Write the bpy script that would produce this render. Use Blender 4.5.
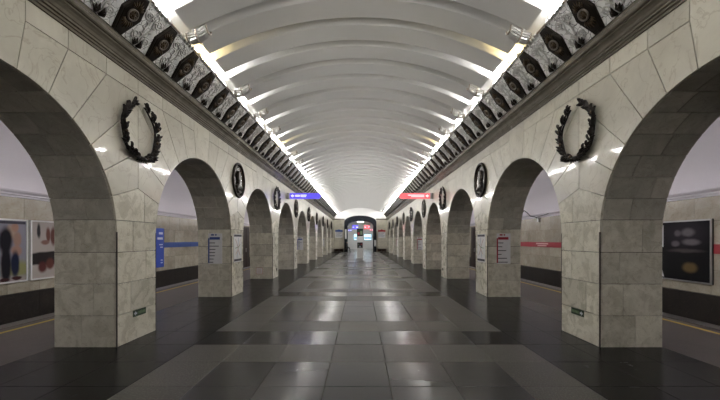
import bpy, bmesh, math, random
from mathutils import Vector, Matrix, Euler

random.seed(7)
for o in list(bpy.data.objects):
    bpy.data.objects.remove(o)
SC = bpy.context.scene
COL = SC.collection
PI = math.pi

# ------------------------------------------------------------------ camera, world, exposure
EYE = 1.56
cam_d = bpy.data.cameras.new('camera')
cam_d.sensor_width = 36.0
cam_d.lens = 340.0 / 720.0 * 36.0
cam_d.shift_y = 40.0 / 720.0
cam_d.shift_x = -0.6 / 720.0
cam_d.clip_end = 300
cam = bpy.data.objects.new('camera', cam_d)
COL.objects.link(cam)
cam.location = (0.033, 0, EYE)
cam.rotation_euler = (PI / 2, 0, 0)
SC.camera = cam

world = bpy.data.worlds.new('world')
world.use_nodes = True
world.node_tree.nodes['Background'].inputs[0].default_value = (0, 0, 0, 1)
world.node_tree.nodes['Background'].inputs[1].default_value = 0.0
SC.world = world

SC.view_settings.view_transform = 'Standard'
SC.view_settings.look = 'None'
SC.view_settings.gamma = 1.0
SC.view_settings.use_curve_mapping = False
SC.view_settings.exposure = 0.12
SC.cycles.use_denoising = True
SC.cycles.denoising_prefilter = 'ACCURATE'
SC.cycles.max_bounces = 10
SC.cycles.diffuse_bounces = 7
SC.cycles.glossy_bounces = 4
SC.cycles.sample_clamp_indirect = 10.0

LAMP_POWER = 400.0          # emission of the cove lamps
SIDE_POWER = 45.0           # emission of the platform tubes

# ------------------------------------------------------------------ measures (metres)
HW = 3.5                   # half width of the nave
PT = 0.91                  # pylon thickness across
PER = 4.367                # bay length
HP = PER / 2
PL = 0.94                  # pylon length along the nave
R = (PER - PL) / 2         # arch radius
HC = 1.625                 # arch centre height
P0 = 5.40                  # centre of the first pylon in view
A0 = P0 - HP               # centre of the arch before it
Y0, Y1 = -9.92, 44.4       # nave from .. to
CORN = 4.115               # underside of the cornice
MOD = PER / 6              # plaque and rib spacing
LOZ0 = 5.45                # first plaque
RIB0 = LOZ0 + MOD / 2
XO = HW + PT               # platform side face of the arcade
XW = 9.3                   # track wall
XE = 6.55                  # platform edge

# ------------------------------------------------------------------ materials
def new_mat(name):
    m = bpy.data.materials.new(name)
    m.use_nodes = True
    nt = m.node_tree
    b = nt.nodes['Principled BSDF']
    return m, nt, b

def N(nt, t, **kw):
    n = nt.nodes.new(t)
    for k, v in kw.items():
        setattr(n, k, v)
    return n

def plain(name, col, rough=0.5, metal=0.0, emit=None, estr=0.0, spec=None, coat=0.0, grain=0.11):
    m, nt, b = new_mat(name)
    # a faint procedural grain so that no surface is a dead flat colour
    geo = N(nt, 'ShaderNodeNewGeometry')
    no = N(nt, 'ShaderNodeTexNoise'); no.inputs['Scale'].default_value = 9.0; no.inputs['Detail'].default_value = 4
    nt.links.new(geo.outputs['Position'], no.inputs['Vector'])
    mx = N(nt, 'ShaderNodeMix', data_type='RGBA')
    mx.inputs[6].default_value = (*[c * (1 - grain) for c in col], 1)
    mx.inputs[7].default_value = (*[min(1, c * (1 + grain)) for c in col], 1)
    nt.links.new(no.outputs['Fac'], mx.inputs[0])
    nt.links.new(mx.outputs[2], b.inputs['Base Color'])
    b.inputs['Roughness'].default_value = rough
    b.inputs['Metallic'].default_value = metal
    if spec is not None:
        b.inputs['Specular IOR Level'].default_value = spec
    if coat:
        b.inputs['Coat Weight'].default_value = coat
        b.inputs['Coat Roughness'].default_value = 0.08
    if emit:
        b.inputs['Emission Color'].default_value = (*emit, 1)
        b.inputs['Emission Strength'].default_value = estr
    return m

def stone(name, c_lo, c_hi, vein=None, scale=2.2, rough=(0.2, 0.34), vary=0.16, bump=0.02, veinw=0.06, stain=0.0, speck=0.0, speckcol=(0.5, 0.5, 0.5), coat=0.0, spec=None):
    """polished or honed stone: cloudy colour, thin veins, per-piece tone"""
    m, nt, b = new_mat(name)
    L = nt.links.new
    geo = N(nt, 'ShaderNodeNewGeometry')
    oi = N(nt, 'ShaderNodeObjectInfo')
    pos = geo.outputs['Position']
    rnd = N(nt, 'ShaderNodeMath', operation='MULTIPLY_ADD')
    L(geo.outputs['Random Per Island'], rnd.inputs[0]); rnd.inputs[1].default_value = 0.618; L(oi.outputs['Random'], rnd.inputs[2])
    fr = N(nt, 'ShaderNodeMath', operation='FRACT'); L(rnd.outputs[0], fr.inputs[0])
    off = N(nt, 'ShaderNodeVectorMath', operation='SCALE')
    comb = N(nt, 'ShaderNodeCombineXYZ')
    for i in range(3):
        L(fr.outputs[0], comb.inputs[i])
    L(comb.outputs[0], off.inputs[0]); off.inputs['Scale'].default_value = 17.0
    add = N(nt, 'ShaderNodeVectorMath', operation='ADD'); L(pos, add.inputs[0]); L(off.outputs[0], add.inputs[1])
    n1 = N(nt, 'ShaderNodeTexNoise'); n1.inputs['Scale'].default_value = scale
    n1.inputs['Detail'].default_value = 7; n1.inputs['Roughness'].default_value = 0.62; n1.inputs['Distortion'].default_value = 0.8
    L(add.outputs[0], n1.inputs['Vector'])
    r1 = N(nt, 'ShaderNodeMapRange'); r1.inputs[1].default_value = 0.3; r1.inputs[2].default_value = 0.72
    L(n1.outputs['Fac'], r1.inputs[0])
    mx = N(nt, 'ShaderNodeMix', data_type='RGBA')
    mx.inputs[6].default_value = (*c_lo, 1); mx.inputs[7].default_value = (*c_hi, 1)
    L(r1.outputs[0], mx.inputs[0])
    col = mx.outputs[2]
    if vein:
        n2 = N(nt, 'ShaderNodeTexNoise'); n2.inputs['Scale'].default_value = scale * 1.3
        n2.inputs['Detail'].default_value = 5; n2.inputs['Distortion'].default_value = 1.6
        L(add.outputs[0], n2.inputs['Vector'])
        s = N(nt, 'ShaderNodeMath', operation='SUBTRACT'); L(n2.outputs['Fac'], s.inputs[0]); s.inputs[1].default_value = 0.5
        a = N(nt, 'ShaderNodeMath', operation='ABSOLUTE'); L(s.outputs[0], a.inputs[0])
        r = N(nt, 'ShaderNodeMapRange'); r.inputs[1].default_value = 0.0; r.inputs[2].default_value = veinw
        r.inputs[3].default_value = 0.55; r.inputs[4].default_value = 0.0
        L(a.outputs[0], r.inputs[0])
        m2 = N(nt, 'ShaderNodeMix', data_type='RGBA'); L(r.outputs[0], m2.inputs[0]); L(col, m2.inputs[6])
        m2.inputs[7].default_value = (*vein, 1)
        col = m2.outputs[2]
    if stain:
        n4 = N(nt, 'ShaderNodeTexNoise'); n4.inputs['Scale'].default_value = 1.1; n4.inputs['Detail'].default_value = 9
        n4.inputs['Roughness'].default_value = 0.7
        L(pos, n4.inputs['Vector'])
        r4 = N(nt, 'ShaderNodeMapRange'); r4.inputs[1].default_value = 0.52; r4.inputs[2].default_value = 0.72
        r4.inputs[3].default_value = 0.0; r4.inputs[4].default_value = stain
        L(n4.outputs['Fac'], r4.inputs[0])
        m4 = N(nt, 'ShaderNodeMix', data_type='RGBA'); L(r4.outputs[0], m4.inputs[0]); L(col, m4.inputs[6])
        m4.inputs[7].default_value = (c_lo[0] * 0.45, c_lo[1] * 0.42, c_lo[2] * 0.36, 1)
        col = m4.outputs[2]
    if speck:
        n5 = N(nt, 'ShaderNodeTexNoise'); n5.inputs['Scale'].default_value = 62; n5.inputs['Detail'].default_value = 2
        L(pos, n5.inputs['Vector'])
        r5 = N(nt, 'ShaderNodeMapRange'); r5.inputs[1].default_value = 0.5; r5.inputs[2].default_value = 0.64
        r5.inputs[3].default_value = 0.0; r5.inputs[4].default_value = speck
        L(n5.outputs['Fac'], r5.inputs[0])
        m5 = N(nt, 'ShaderNodeMix', data_type='RGBA'); L(r5.outputs[0], m5.inputs[0]); L(col, m5.inputs[6])
        m5.inputs[7].default_value = (*speckcol, 1)
        col = m5.outputs[2]
    hv = N(nt, 'ShaderNodeHueSaturation')
    rv = N(nt, 'ShaderNodeMapRange'); rv.inputs[3].default_value = 1 - vary; rv.inputs[4].default_value = 1 + vary
    L(fr.outputs[0], rv.inputs[0]); L(rv.outputs[0], hv.inputs['Value']); L(col, hv.inputs['Color'])
    L(hv.outputs[0], b.inputs['Base Color'])
    rr = N(nt, 'ShaderNodeMapRange'); rr.inputs[3].default_value = rough[0]; rr.inputs[4].default_value = rough[1]
    L(n1.outputs['Fac'], rr.inputs[0]); L(rr.outputs[0], b.inputs['Roughness'])
    if coat:
        b.inputs['Coat Weight'].default_value = coat; b.inputs['Coat Roughness'].default_value = 0.06
    if spec is not None:
        b.inputs['Specular IOR Level'].default_value = spec
    if bump:
        n3 = N(nt, 'ShaderNodeTexNoise'); n3.inputs['Scale'].default_value = 26; n3.inputs['Detail'].default_value = 3
        L(pos, n3.inputs['Vector'])
        bp = N(nt, 'ShaderNodeBump'); bp.inputs['Strength'].default_value = bump; bp.inputs['Distance'].default_value = 0.02
        L(n3.outputs['Fac'], bp.inputs['Height']); L(bp.outputs[0], b.inputs['Normal'])
    return m

M = {}
M['marble'] = stone('beige_marble', (0.48, 0.455, 0.375), (0.63, 0.60, 0.505), vein=(0.36, 0.31, 0.23), rough=(0.26, 0.34), vary=0.09, bump=0.0, stain=0.22, veinw=0.02, scale=1.5, coat=0.5)
M['pylon'] = stone('veined_marble', (0.52, 0.495, 0.41), (0.73, 0.705, 0.61), vein=(0.33, 0.275, 0.18), rough=(0.2, 0.36), vary=0.15, bump=0.012, scale=5.0, stain=0.5, veinw=0.014)
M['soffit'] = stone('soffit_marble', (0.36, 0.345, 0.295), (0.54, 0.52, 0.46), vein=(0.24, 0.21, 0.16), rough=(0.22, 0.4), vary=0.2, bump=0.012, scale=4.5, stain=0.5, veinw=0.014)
M['mortar'] = plain('mortar', (0.05, 0.045, 0.037), 0.9)
M['tracktile'] = stone('track_wall_marble', (0.33, 0.30, 0.235), (0.46, 0.43, 0.35), vein=(0.28, 0.23, 0.16), rough=(0.18, 0.3), vary=0.13, stain=0.3, veinw=0.02)
M['trackdark'] = stone('dark_track_wall', (0.006, 0.004, 0.003), (0.025, 0.018, 0.014), vein=(0.06, 0.05, 0.042), rough=(0.35, 0.6), vary=0.1, veinw=0.012)
M['cornice'] = stone('cornice_stone', (0.105, 0.09, 0.068), (0.17, 0.15, 0.118), rough=(0.22, 0.3), spec=0.5, vary=0.05, bump=0.01)
M['plaster'] = plain('white_plaster', (0.70, 0.695, 0.68), 0.5, grain=0.02)
M['lilac'] = plain('lilac_plaster', (0.70, 0.675, 0.71), 0.7, grain=0.02)
M['tile_grey'] = stone('grey_granite', (0.059, 0.059, 0.061), (0.062, 0.062, 0.063), rough=(0.165, 0.175), vary=0.2, speck=0.0, speckcol=(0.085, 0.085, 0.09), scale=3, bump=0.0, spec=0.6)
M['tile_mid'] = stone('dark_grey_granite', (0.034, 0.034, 0.036), (0.037, 0.037, 0.039), rough=(0.235, 0.245), vary=0.16, speck=0.0, speckcol=(0.065, 0.065, 0.07), scale=3, bump=0.0, spec=0.55)
M['tile_black'] = stone('black_granite', (0.004, 0.004, 0.0045), (0.009, 0.0088, 0.0092), rough=(0.22, 0.3), vary=0.2, speck=0.3, speckcol=(0.016, 0.016, 0.017), scale=3, bump=0.006, spec=0.12)
M['tile_speck'] = stone('speckled_granite', (0.034, 0.032, 0.029), (0.066, 0.062, 0.056), rough=(0.3, 0.44), vary=0.14, speck=0.8, speckcol=(0.16, 0.153, 0.14), scale=5, bump=0.09, stain=0.3, spec=0.6)
M['asphalt'] = stone('platform_asphalt', (0.06, 0.05, 0.044), (0.105, 0.09, 0.08), rough=(0.45, 0.6), vary=0.05, speck=0.3, speckcol=(0.15, 0.13, 0.12), scale=4, bump=0.03, stain=0.4)
M['yellow'] = plain('yellow_paint', (0.55, 0.40, 0.06), 0.6)
M['bronze'] = plain('black_bronze', (0.022, 0.017, 0.013), 0.38, 0.75)
M['bronze_brown'] = plain('brown_bronze', (0.10, 0.072, 0.045), 0.35, 0.8)  # paler brown bronze for rosettes, fan leaves, acorns and inner rings
M['wreath'] = plain('wreath_bronze', (0.026, 0.022, 0.02), 0.42, 0.6)
M['silverring'] = plain('aged_silver', (0.66, 0.65, 0.63), 0.28, 0.55)
M['ringmetal'] = plain('dull_ring_metal', (0.22, 0.19, 0.16), 0.35, 0.8)
M['rimstone'] = plain('rim_moulding', (0.36, 0.31, 0.25), 0.4, 0.2)
M['steel'] = plain('brushed_steel', (0.45, 0.45, 0.45), 0.35, 0.9)
M['dark'] = plain('dark_metal', (0.02, 0.02, 0.022), 0.45, 0.4)
M['navy'] = plain('dark_portal_stone', (0.006, 0.008, 0.012), 0.45, spec=0.2)
M['white'] = plain('white_board', (0.72, 0.72, 0.74), 0.45)
M['offwhite'] = plain('white_enamel', (0.75, 0.75, 0.74), 0.35)
M['blue'] = plain('blue_print', (0.025, 0.07, 0.27), 0.45)
M['red'] = plain('red_print', (0.33, 0.02, 0.035), 0.45)
M['ink'] = plain('dark_ink', (0.03, 0.03, 0.05), 0.5)
M['greyink'] = plain('grey_ink', (0.28, 0.3, 0.34), 0.5)
M['paleblue'] = plain('pale_print', (0.62, 0.66, 0.75), 0.5)
M['palered'] = plain('pale_red_print', (0.7, 0.45, 0.45), 0.5)
M['green'] = plain('dark_green_print', (0.012, 0.035, 0.014), 0.5)
M['palegreen'] = plain('green_ink', (0.16, 0.24, 0.13), 0.5)
M['orange'] = plain('orange_print', (0.55, 0.33, 0.22), 0.5)
M['wood'] = plain('dark_wood', (0.05, 0.027, 0.017), 0.4)
M['brown'] = plain('dark_brown_door', (0.028, 0.014, 0.011), 0.5)
M['rail'] = plain('rail_steel', (0.22, 0.19, 0.17), 0.35, 0.9)
M['bed'] = plain('track_bed', (0.03, 0.027, 0.024), 0.9)
M['lamp'] = plain('white_lamp_glow', (0.9, 0.9, 0.9), 0.4, emit=(1.0, 0.98, 0.955), estr=LAMP_POWER)
M['lampwarm'] = plain('yellow_lamp_glow', (0.9, 0.85, 0.6), 0.4, emit=(1.0, 0.80, 0.40), estr=LAMP_POWER * 0.28)
M['tube'] = plain('platform_tube_glow', (0.9, 0.9, 0.95), 0.4, emit=(1.0, 0.965, 0.99), estr=SIDE_POWER)
M['bluelit'] = plain('blue_lit_face', (0.05, 0.05, 0.3), 0.3, emit=(0.11, 0.08, 0.78), estr=1.0)
M['redlit'] = plain('red_lit_face', (0.3, 0.06, 0.07), 0.3, emit=(0.80, 0.15, 0.17), estr=1.0)
M['whitelit'] = plain('white_lit_lettering', (0.8, 0.8, 0.9), 0.3, emit=(0.80, 0.80, 1.0), estr=1.0)
M['pinklit'] = plain('pale_pink_lit_lettering', (0.8, 0.7, 0.75), 0.3, emit=(1.0, 0.68, 0.74), estr=1.0)
M['screenlit'] = plain('lit_screen', (0.5, 0.7, 0.8), 0.3, emit=(0.55, 0.85, 1.0), estr=1.3)
M['halllamp'] = plain('hall_lamp_glow', (0.9, 0.9, 0.9), 0.3, emit=(0.95, 0.97, 1.0), estr=85.0)
M['cloth'] = plain('black_cloth', (0.012, 0.012, 0.014), 0.8)
M['trousers'] = plain('dark_trousers', (0.02, 0.02, 0.028), 0.8)
M['skin'] = plain('skin', (0.42, 0.26, 0.19), 0.5)
M['hair'] = plain('dark_hair', (0.015, 0.012, 0.01), 0.6)

def panel_mat():
    """stamped silver panel: grey metal with darkened tracery"""
    m, nt, b = new_mat('stamped_silver')
    L = nt.links.new
    tc = N(nt, 'ShaderNodeTexCoord')
    ns = N(nt, 'ShaderNodeTexNoise'); ns.inputs['Scale'].default_value = 9; ns.inputs['Detail'].default_value = 2
    L(tc.outputs['Object'], ns.inputs['Vector'])
    ad = N(nt, 'ShaderNodeVectorMath', operation='MULTIPLY_ADD')
    L(ns.outputs['Color'], ad.inputs[0]); ad.inputs[1].default_value = (0.12, 0.12, 0.12); L(tc.outputs['Object'], ad.inputs[2])
    vo = N(nt, 'ShaderNodeTexVoronoi', feature='DISTANCE_TO_EDGE'); vo.inputs['Scale'].default_value = 8
    L(ad.outputs[0], vo.inputs['Vector'])
    r = N(nt, 'ShaderNodeMapRange'); r.inputs[1].default_value = 0.008; r.inputs[2].default_value = 0.035
    L(vo.outputs['Distance'], r.inputs[0])
    mx = N(nt, 'ShaderNodeMix', data_type='RGBA')
    mx.inputs[6].default_value = (0.12, 0.115, 0.11, 1); mx.inputs[7].default_value = (0.88, 0.88, 0.87, 1)
    L(r.outputs[0], mx.inputs[0]); L(mx.outputs[2], b.inputs['Base Color'])
    b.inputs['Metallic'].default_value = 0.1
    b.inputs['Roughness'].default_value = 0.36
    bp = N(nt, 'ShaderNodeBump'); bp.inputs['Strength'].default_value = 0.6; bp.inputs['Distance'].default_value = 0.02
    L(vo.outputs['Distance'], bp.inputs['Height']); L(bp.outputs[0], b.inputs['Normal'])
    return m
M['silver'] = panel_mat()

def poster_mat(name, base, blobs, rough=0.3):
    """flat blurred print; blobs = (cx, cz, rx, rz, softness, colour) in local metres"""
    m, nt, b = new_mat(name)
    L = nt.links.new
    tc = N(nt, 'ShaderNodeTexCoord')
    ns = N(nt, 'ShaderNodeTexNoise'); ns.inputs['Scale'].default_value = 3.0; ns.inputs['Detail'].default_value = 2
    L(tc.outputs['Object'], ns.inputs['Vector'])
    ad = N(nt, 'ShaderNodeVectorMath', operation='MULTIPLY_ADD')
    L(ns.outputs['Color'], ad.inputs[0]); ad.inputs[1].default_value = (0.06, 0.06, 0.06); L(tc.outputs['Object'], ad.inputs[2])
    sub = N(nt, 'ShaderNodeVectorMath', operation='SUBTRACT'); L(ad.outputs[0], sub.inputs[0]); sub.inputs[1].default_value = (0.03, 0.03, 0.03)
    col = None
    for cy, cz, ry, rz, soft, c in blobs:
        s = N(nt, 'ShaderNodeVectorMath', operation='SUBTRACT'); L(sub.outputs[0], s.inputs[0]); s.inputs[1].default_value = (0, cy, cz)
        mu = N(nt, 'ShaderNodeVectorMath', operation='MULTIPLY'); L(s.outputs[0], mu.inputs[0]); mu.inputs[1].default_value = (0, 1 / ry, 1 / rz)
        ln = N(nt, 'ShaderNodeVectorMath', operation='LENGTH'); L(mu.outputs[0], ln.inputs[0])
        mr = N(nt, 'ShaderNodeMapRange', interpolation_type='SMOOTHSTEP')
        mr.inputs[1].default_value = 1 + soft; mr.inputs[2].default_value = max(0.0, 1 - soft)
        L(ln.outputs['Value'], mr.inputs[0])
        mx = N(nt, 'ShaderNodeMix', data_type='RGBA'); L(mr.outputs[0], mx.inputs[0])
        if col is None:
            mx.inputs[6].default_value = (*base, 1)
        else:
            L(col, mx.inputs[6])
        mx.inputs[7].default_value = (*c, 1)
        col = mx.outputs[2]
    L(col, b.inputs['Base Color'])
    b.inputs['Roughness'].default_value = rough
    b.inputs['Specular IOR Level'].default_value = 0.15
    return m

# ------------------------------------------------------------------ mesh helpers
def link(o, parent=None):
    COL.objects.link(o)
    if parent is not None:
        o.parent = parent
    return o

def tag(o, label=None, cat=None, group=None, kind=None):
    if label: o['label'] = label
    if cat: o['category'] = cat
    if group: o['group'] = group
    if kind: o['kind'] = kind
    return o

def empty(name, loc=(0, 0, 0), rz=0.0):
    o = bpy.data.objects.new(name, None)
    o.empty_display_size = 0.1
    o.location = loc
    o.rotation_euler = (0, 0, rz)
    return link(o)

class MB:
    def __init__(self):
        self.v = []; self.f = []; self.mi = []; self.sm = []
    def add(self, vs, fs, mi=0, smooth=False):
        n = len(self.v)
        self.v += [tuple(p) for p in vs]
        for f in fs:
            self.f.append([n + i for i in f]); self.mi.append(mi); self.sm.append(smooth)
        return self
    def box(self, x0, x1, y0, y1, z0, z1, mi=0):
        vs = [(x, y, z) for z in (z0, z1) for y in (y0, y1) for x in (x0, x1)]
        return self.add(vs, [(0, 2, 3, 1), (4, 5, 7, 6), (0, 1, 5, 4), (2, 6, 7, 3), (0, 4, 6, 2), (1, 3, 7, 5)], mi)
    def bevbox(self, x0, x1, y0, y1, z0, z1, b=0.01, mi=0):
        """box whose four upright edges and top rim are chamfered"""
        def ring(i, z):
            return [(x0 + i + b, y0 + i, z), (x1 - i - b, y0 + i, z), (x1 - i, y0 + i + b, z), (x1 - i, y1 - i - b, z),
                    (x1 - i - b, y1 - i, z), (x0 + i + b, y1 - i, z), (x0 + i, y1 - i - b, z), (x0 + i, y0 + i + b, z)]
        rings = [ring(0, z0), ring(0, z1 - b), ring(b, z1)]
        vs = [p for r in rings for p in r]
        fs = [tuple(range(7, -1, -1)), tuple(range(16, 24))]
        for k in range(2):
            for i in range(8):
                j = (i + 1) % 8
                fs.append((k * 8 + i, k * 8 + j, k * 8 + 8 + j, k * 8 + 8 + i))
        return self.add(vs, fs, mi)
    def prism(self, pts, fn, d0, d1, mi=0, cham=0.0):
        """2-D outline pts extruded from depth d0 (back) to d1 (front) through fn(u, v, d)"""
        n = len(pts)
        vs = [fn(u, v, d0) for u, v in pts]
        fs = [tuple(range(n))[::-1]]
        if cham:
            ins = inset(pts, cham)
            sg = 1 if d1 > d0 else -1
            vs += [fn(u, v, d1 - sg * cham) for u, v in pts] + [fn(u, v, d1) for u, v in ins]
            L = 3
        else:
            vs += [fn(u, v, d1) for u, v in pts]
            L = 2
        for k in range(L - 1):
            for i in range(n):
                j = (i + 1) % n
                fs.append((k * n + i, k * n + j, (k + 1) * n + j, (k + 1) * n + i))
        fs.append(tuple(range((L - 1) * n, L * n)))
        return self.add(vs, fs, mi)
    def tube(self, pts, rad, n=6, mi=0, smooth=True, caps=True, closed=False):
        P = [Vector(p) for p in pts]
        m = len(P)
        rs = rad if isinstance(rad, (list, tuple)) else [rad] * m
        vs = []
        up0 = None
        for i, p in enumerate(P):
            if closed:
                t = (P[(i + 1) % m] - P[i - 1])
            else:
                t = (P[min(i + 1, m - 1)] - P[max(i - 1, 0)])
            t.normalize()
            if up0 is None:
                a = Vector((0, 0, 1)) if abs(t.z) < 0.9 else Vector((1, 0, 0))
                up0 = (a - t * a.dot(t)).normalized()
            else:
                up0 = (up0 - t * up0.dot(t)).normalized()
            w = t.cross(up0)
            for k in range(n):
                ang = 2 * PI * k / n
                vs.append(p + (up0 * math.cos(ang) + w * math.sin(ang)) * rs[i])
        fs = []
        for i in range(m if closed else m - 1):
            i2 = (i + 1) % m
            for k in range(n):
                k2 = (k + 1) % n
                fs.append((i * n + k, i * n + k2, i2 * n + k2, i2 * n + k))
        if caps and not closed:
            fs.append(tuple(range(n))[::-1]); fs.append(tuple(range((m - 1) * n, m * n)))
        return self.add(vs, fs, mi, smooth)
    def lathe(self, prof, fn, n=24, mi=0, smooth=True):
        """prof = (radius, depth) list turned about an axis; fn(a, b, d)"""
        vs = []
        for r_, d in prof:
            for k in range(n):
                a = 2 * PI * k / n
                vs.append(fn(r_ * math.cos(a), r_ * math.sin(a), d))
        fs = []
        for i in range(len(prof) - 1):
            for k in range(n):
                k2 = (k + 1) % n
                fs.append((i * n + k, i * n + k2, (i + 1) * n + k2, (i + 1) * n + k))
        fs.append(tuple(range(n))[::-1]); fs.append(tuple(range((len(prof) - 1) * n, len(prof) * n)))
        return self.add(vs, fs, mi, smooth)
    def sweep(self, prof, y0, y1, mi=0, closed=True, smooth=False):
        """(x, z) profile swept along y"""
        n = len(prof)
        vs = [(x, y0, z) for x, z in prof] + [(x, y1, z) for x, z in prof]
        fs = []
        for i in range(n if closed else n - 1):
            j = (i + 1) % n
            fs.append((i, j, n + j, n + i))
        if closed:
            fs.append(tuple(range(n))[::-1]); fs.append(tuple(range(n, 2 * n)))
        return self.add(vs, fs, mi, smooth)
    def mesh(self, name, mats):
        me = bpy.data.meshes.new(name)
        me.from_pydata(self.v, [], self.f)
        for m in (mats if isinstance(mats, (list, tuple)) else [mats]):
            me.materials.append(m)
        me.polygons.foreach_set('material_index', self.mi)
        me.polygons.foreach_set('use_smooth', self.sm)
        bm = bmesh.new(); bm.from_mesh(me)
        bmesh.ops.recalc_face_normals(bm, faces=bm.faces)
        bm.to_mesh(me); bm.free()
        me.update()
        return me
    def build(self, name, mats, parent=None, loc=None, rot=None):
        o = bpy.data.objects.new(name, self.mesh(name, mats))
        if loc: o.location = loc
        if rot: o.rotation_euler = rot
        return link(o, parent)

def place(name, me, parent=None, loc=(0, 0, 0), rot=None, scale=None):
    o = bpy.data.objects.new(name, me)
    o.location = loc
    if rot: o.rotation_euler = rot
    if scale: o.scale = scale
    return link(o, parent)

def area2(p):
    return sum(p[i][0] * p[(i + 1) % len(p)][1] - p[(i + 1) % len(p)][0] * p[i][1] for i in range(len(p)))

def inset(pts, g):
    """move every edge of a simple outline inward by g"""
    p = pts if area2(pts) > 0 else pts[::-1]
    flip = p is not pts
    n = len(p); out = []
    for i in range(n):
        a, b, c = Vector(p[i - 1]), Vector(p[i]), Vector(p[(i + 1) % n])
        e1 = (b - a); e2 = (c - b)
        if e1.length < 1e-9: e1 = e2
        if e2.length < 1e-9: e2 = e1
        e1 = e1.normalized(); e2 = e2.normalized()
        n1 = Vector((-e1.y, e1.x)); n2 = Vector((-e2.y, e2.x))
        k = 1 + n1.dot(n2)
        k = max(k, 0.35)
        out.append(tuple(b + (n1 + n2) * (g / k)))
    return out[::-1] if flip else out

def copy_tree(o, parent=None):
    c = o.copy()
    COL.objects.link(c)
    c.parent = parent
    for ch in list(o.children):
        copy_tree(ch, c)
    return c

SIDES = ((-1, 'left', 'blue'), (1, 'right', 'red'))

# ================================================================== FLOOR
TW = 0.70
def tile_kind(ci, ri):
    """ci = column counted from the middle, ri = row; the row (4.35..5.08 m) is ri 0"""
    a = abs(ci); q = ri % 6
    if a > 3:
        return 'tile_black'
    if q in (0, 2):
        return 'tile_speck'
    if q == 1:
        return 'tile_black' if a == 3 else ('tile_mid' if a in (0,) else 'tile_grey')
    if a == 3:
        return 'tile_speck'
    return 'tile_mid' if a in (0, 2) else 'tile_grey'

COLS = [(c, c * TW - TW / 2, c * TW + TW / 2) for c in range(-5, 6)]
COLS = [(-6, -XO - 0.02, -3.85)] + COLS + [(6, 3.85, XO + 0.02)]
ROW0 = 4.35
floor = MB().box(-XO - 0.02, XO + 0.02, Y0, 58.2, -0.3, -0.012).build('floor', M['mortar'])
tag(floor, kind='structure')
TG = 0.003
tile_meshes = {}
def tile_mesh(kind, w):
    key = (kind, round(w, 3))
    if key not in tile_meshes:
        b = 0.004
        mb = MB()
        mb.bevbox(-w / 2 + TG, w / 2 - TG, -MOD / 2 + TG, MOD / 2 - TG, -0.014, 0.0, 0.0025)
        tile_meshes[key] = mb.mesh('floor_tile', M[kind])
    return tile_meshes[key]
far = {}
for ri in range(-20, 75):
    ya = ROW0 + ri * MOD
    for ci, xa, xb in COLS:
        if ya < Y0 or ya + MOD > 58.2: continue
        if ya > Y1 and abs(ci) > 3: continue
        k = tile_kind(ci, ri)
        if ya > 44: k = 'tile_grey'
        if -2 <= ri < 21:
            o = place('floor_tile', tile_mesh(k, xb - xa), floor, ((xa + xb) / 2, ya + MOD / 2, 0),
                      (random.gauss(0, 0.0008), random.gauss(0, 0.0008), 0))
        else:
            far.setdefault(k, MB()).box(xa + TG, xb - TG, ya + TG, ya + MOD - TG, -0.014, 0.0)
for k, mb in far.items():
    tag(mb.build('distant_floor_tiles', M[k], floor), kind='stuff')

# ================================================================== ARCADES
GAP = 0.0042
TH = 0.03
ANG = [19.0, 31.3, 43.7, 56.0, 68.3, 80.7]
H1 = 3.87
COURSE = [0.0, 0.46, 0.92, 1.38, 1.85]
A85 = math.degrees(math.asin((1.85 - HC) / R))

def outer_pt(deg):
    t = math.radians(deg)
    u = HP; v = HC + HP * math.tan(t) if deg < 89.99 else 99
    if v <= H1:
        return (u, v)
    return ((H1 - HC) / math.tan(t), H1)

def arc_pt(deg, r=R):
    t = math.radians(deg)
    return (r * math.cos(t), HC + r * math.sin(t))

def spandrel_polys():
    """slab outlines on the nave face, u measured from the arch centre"""
    out = []
    corner = math.degrees(math.atan2(H1 - HC, HP))
    half = []
    for a, b in zip(ANG[:-1], ANG[1:]):
        arc = [arc_pt(a + (b - a) * i / 3) for i in range(4)]
        p = list(arc) + [outer_pt(b)]
        if a < corner < b:
            p.append((HP, H1))
        p.append(outer_pt(a))
        half.append(p)
    # frieze row
    us = [outer_pt(d)[0] for d in (80.7, 68.3, 56.0)] + [HP]
    fr = []
    for a, b in zip(us[:-1], us[1:]):
        fr.append([(a, H1), (b, H1), (b, CORN + 0.01), (a, CORN + 0.01)])
    for p in half + fr:
        out.append(p)
        out.append([(-u, v) for u, v in p][::-1])
    a, b = 80.7, 99.3
    ua = outer_pt(a)[0]
    out.append([arc_pt(b - (b - a) * i / 4) for i in range(5)] [::-1] + [(-ua, H1), (-ua, CORN + 0.01), (ua, CORN + 0.01), (ua, H1)])
    return out

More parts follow.
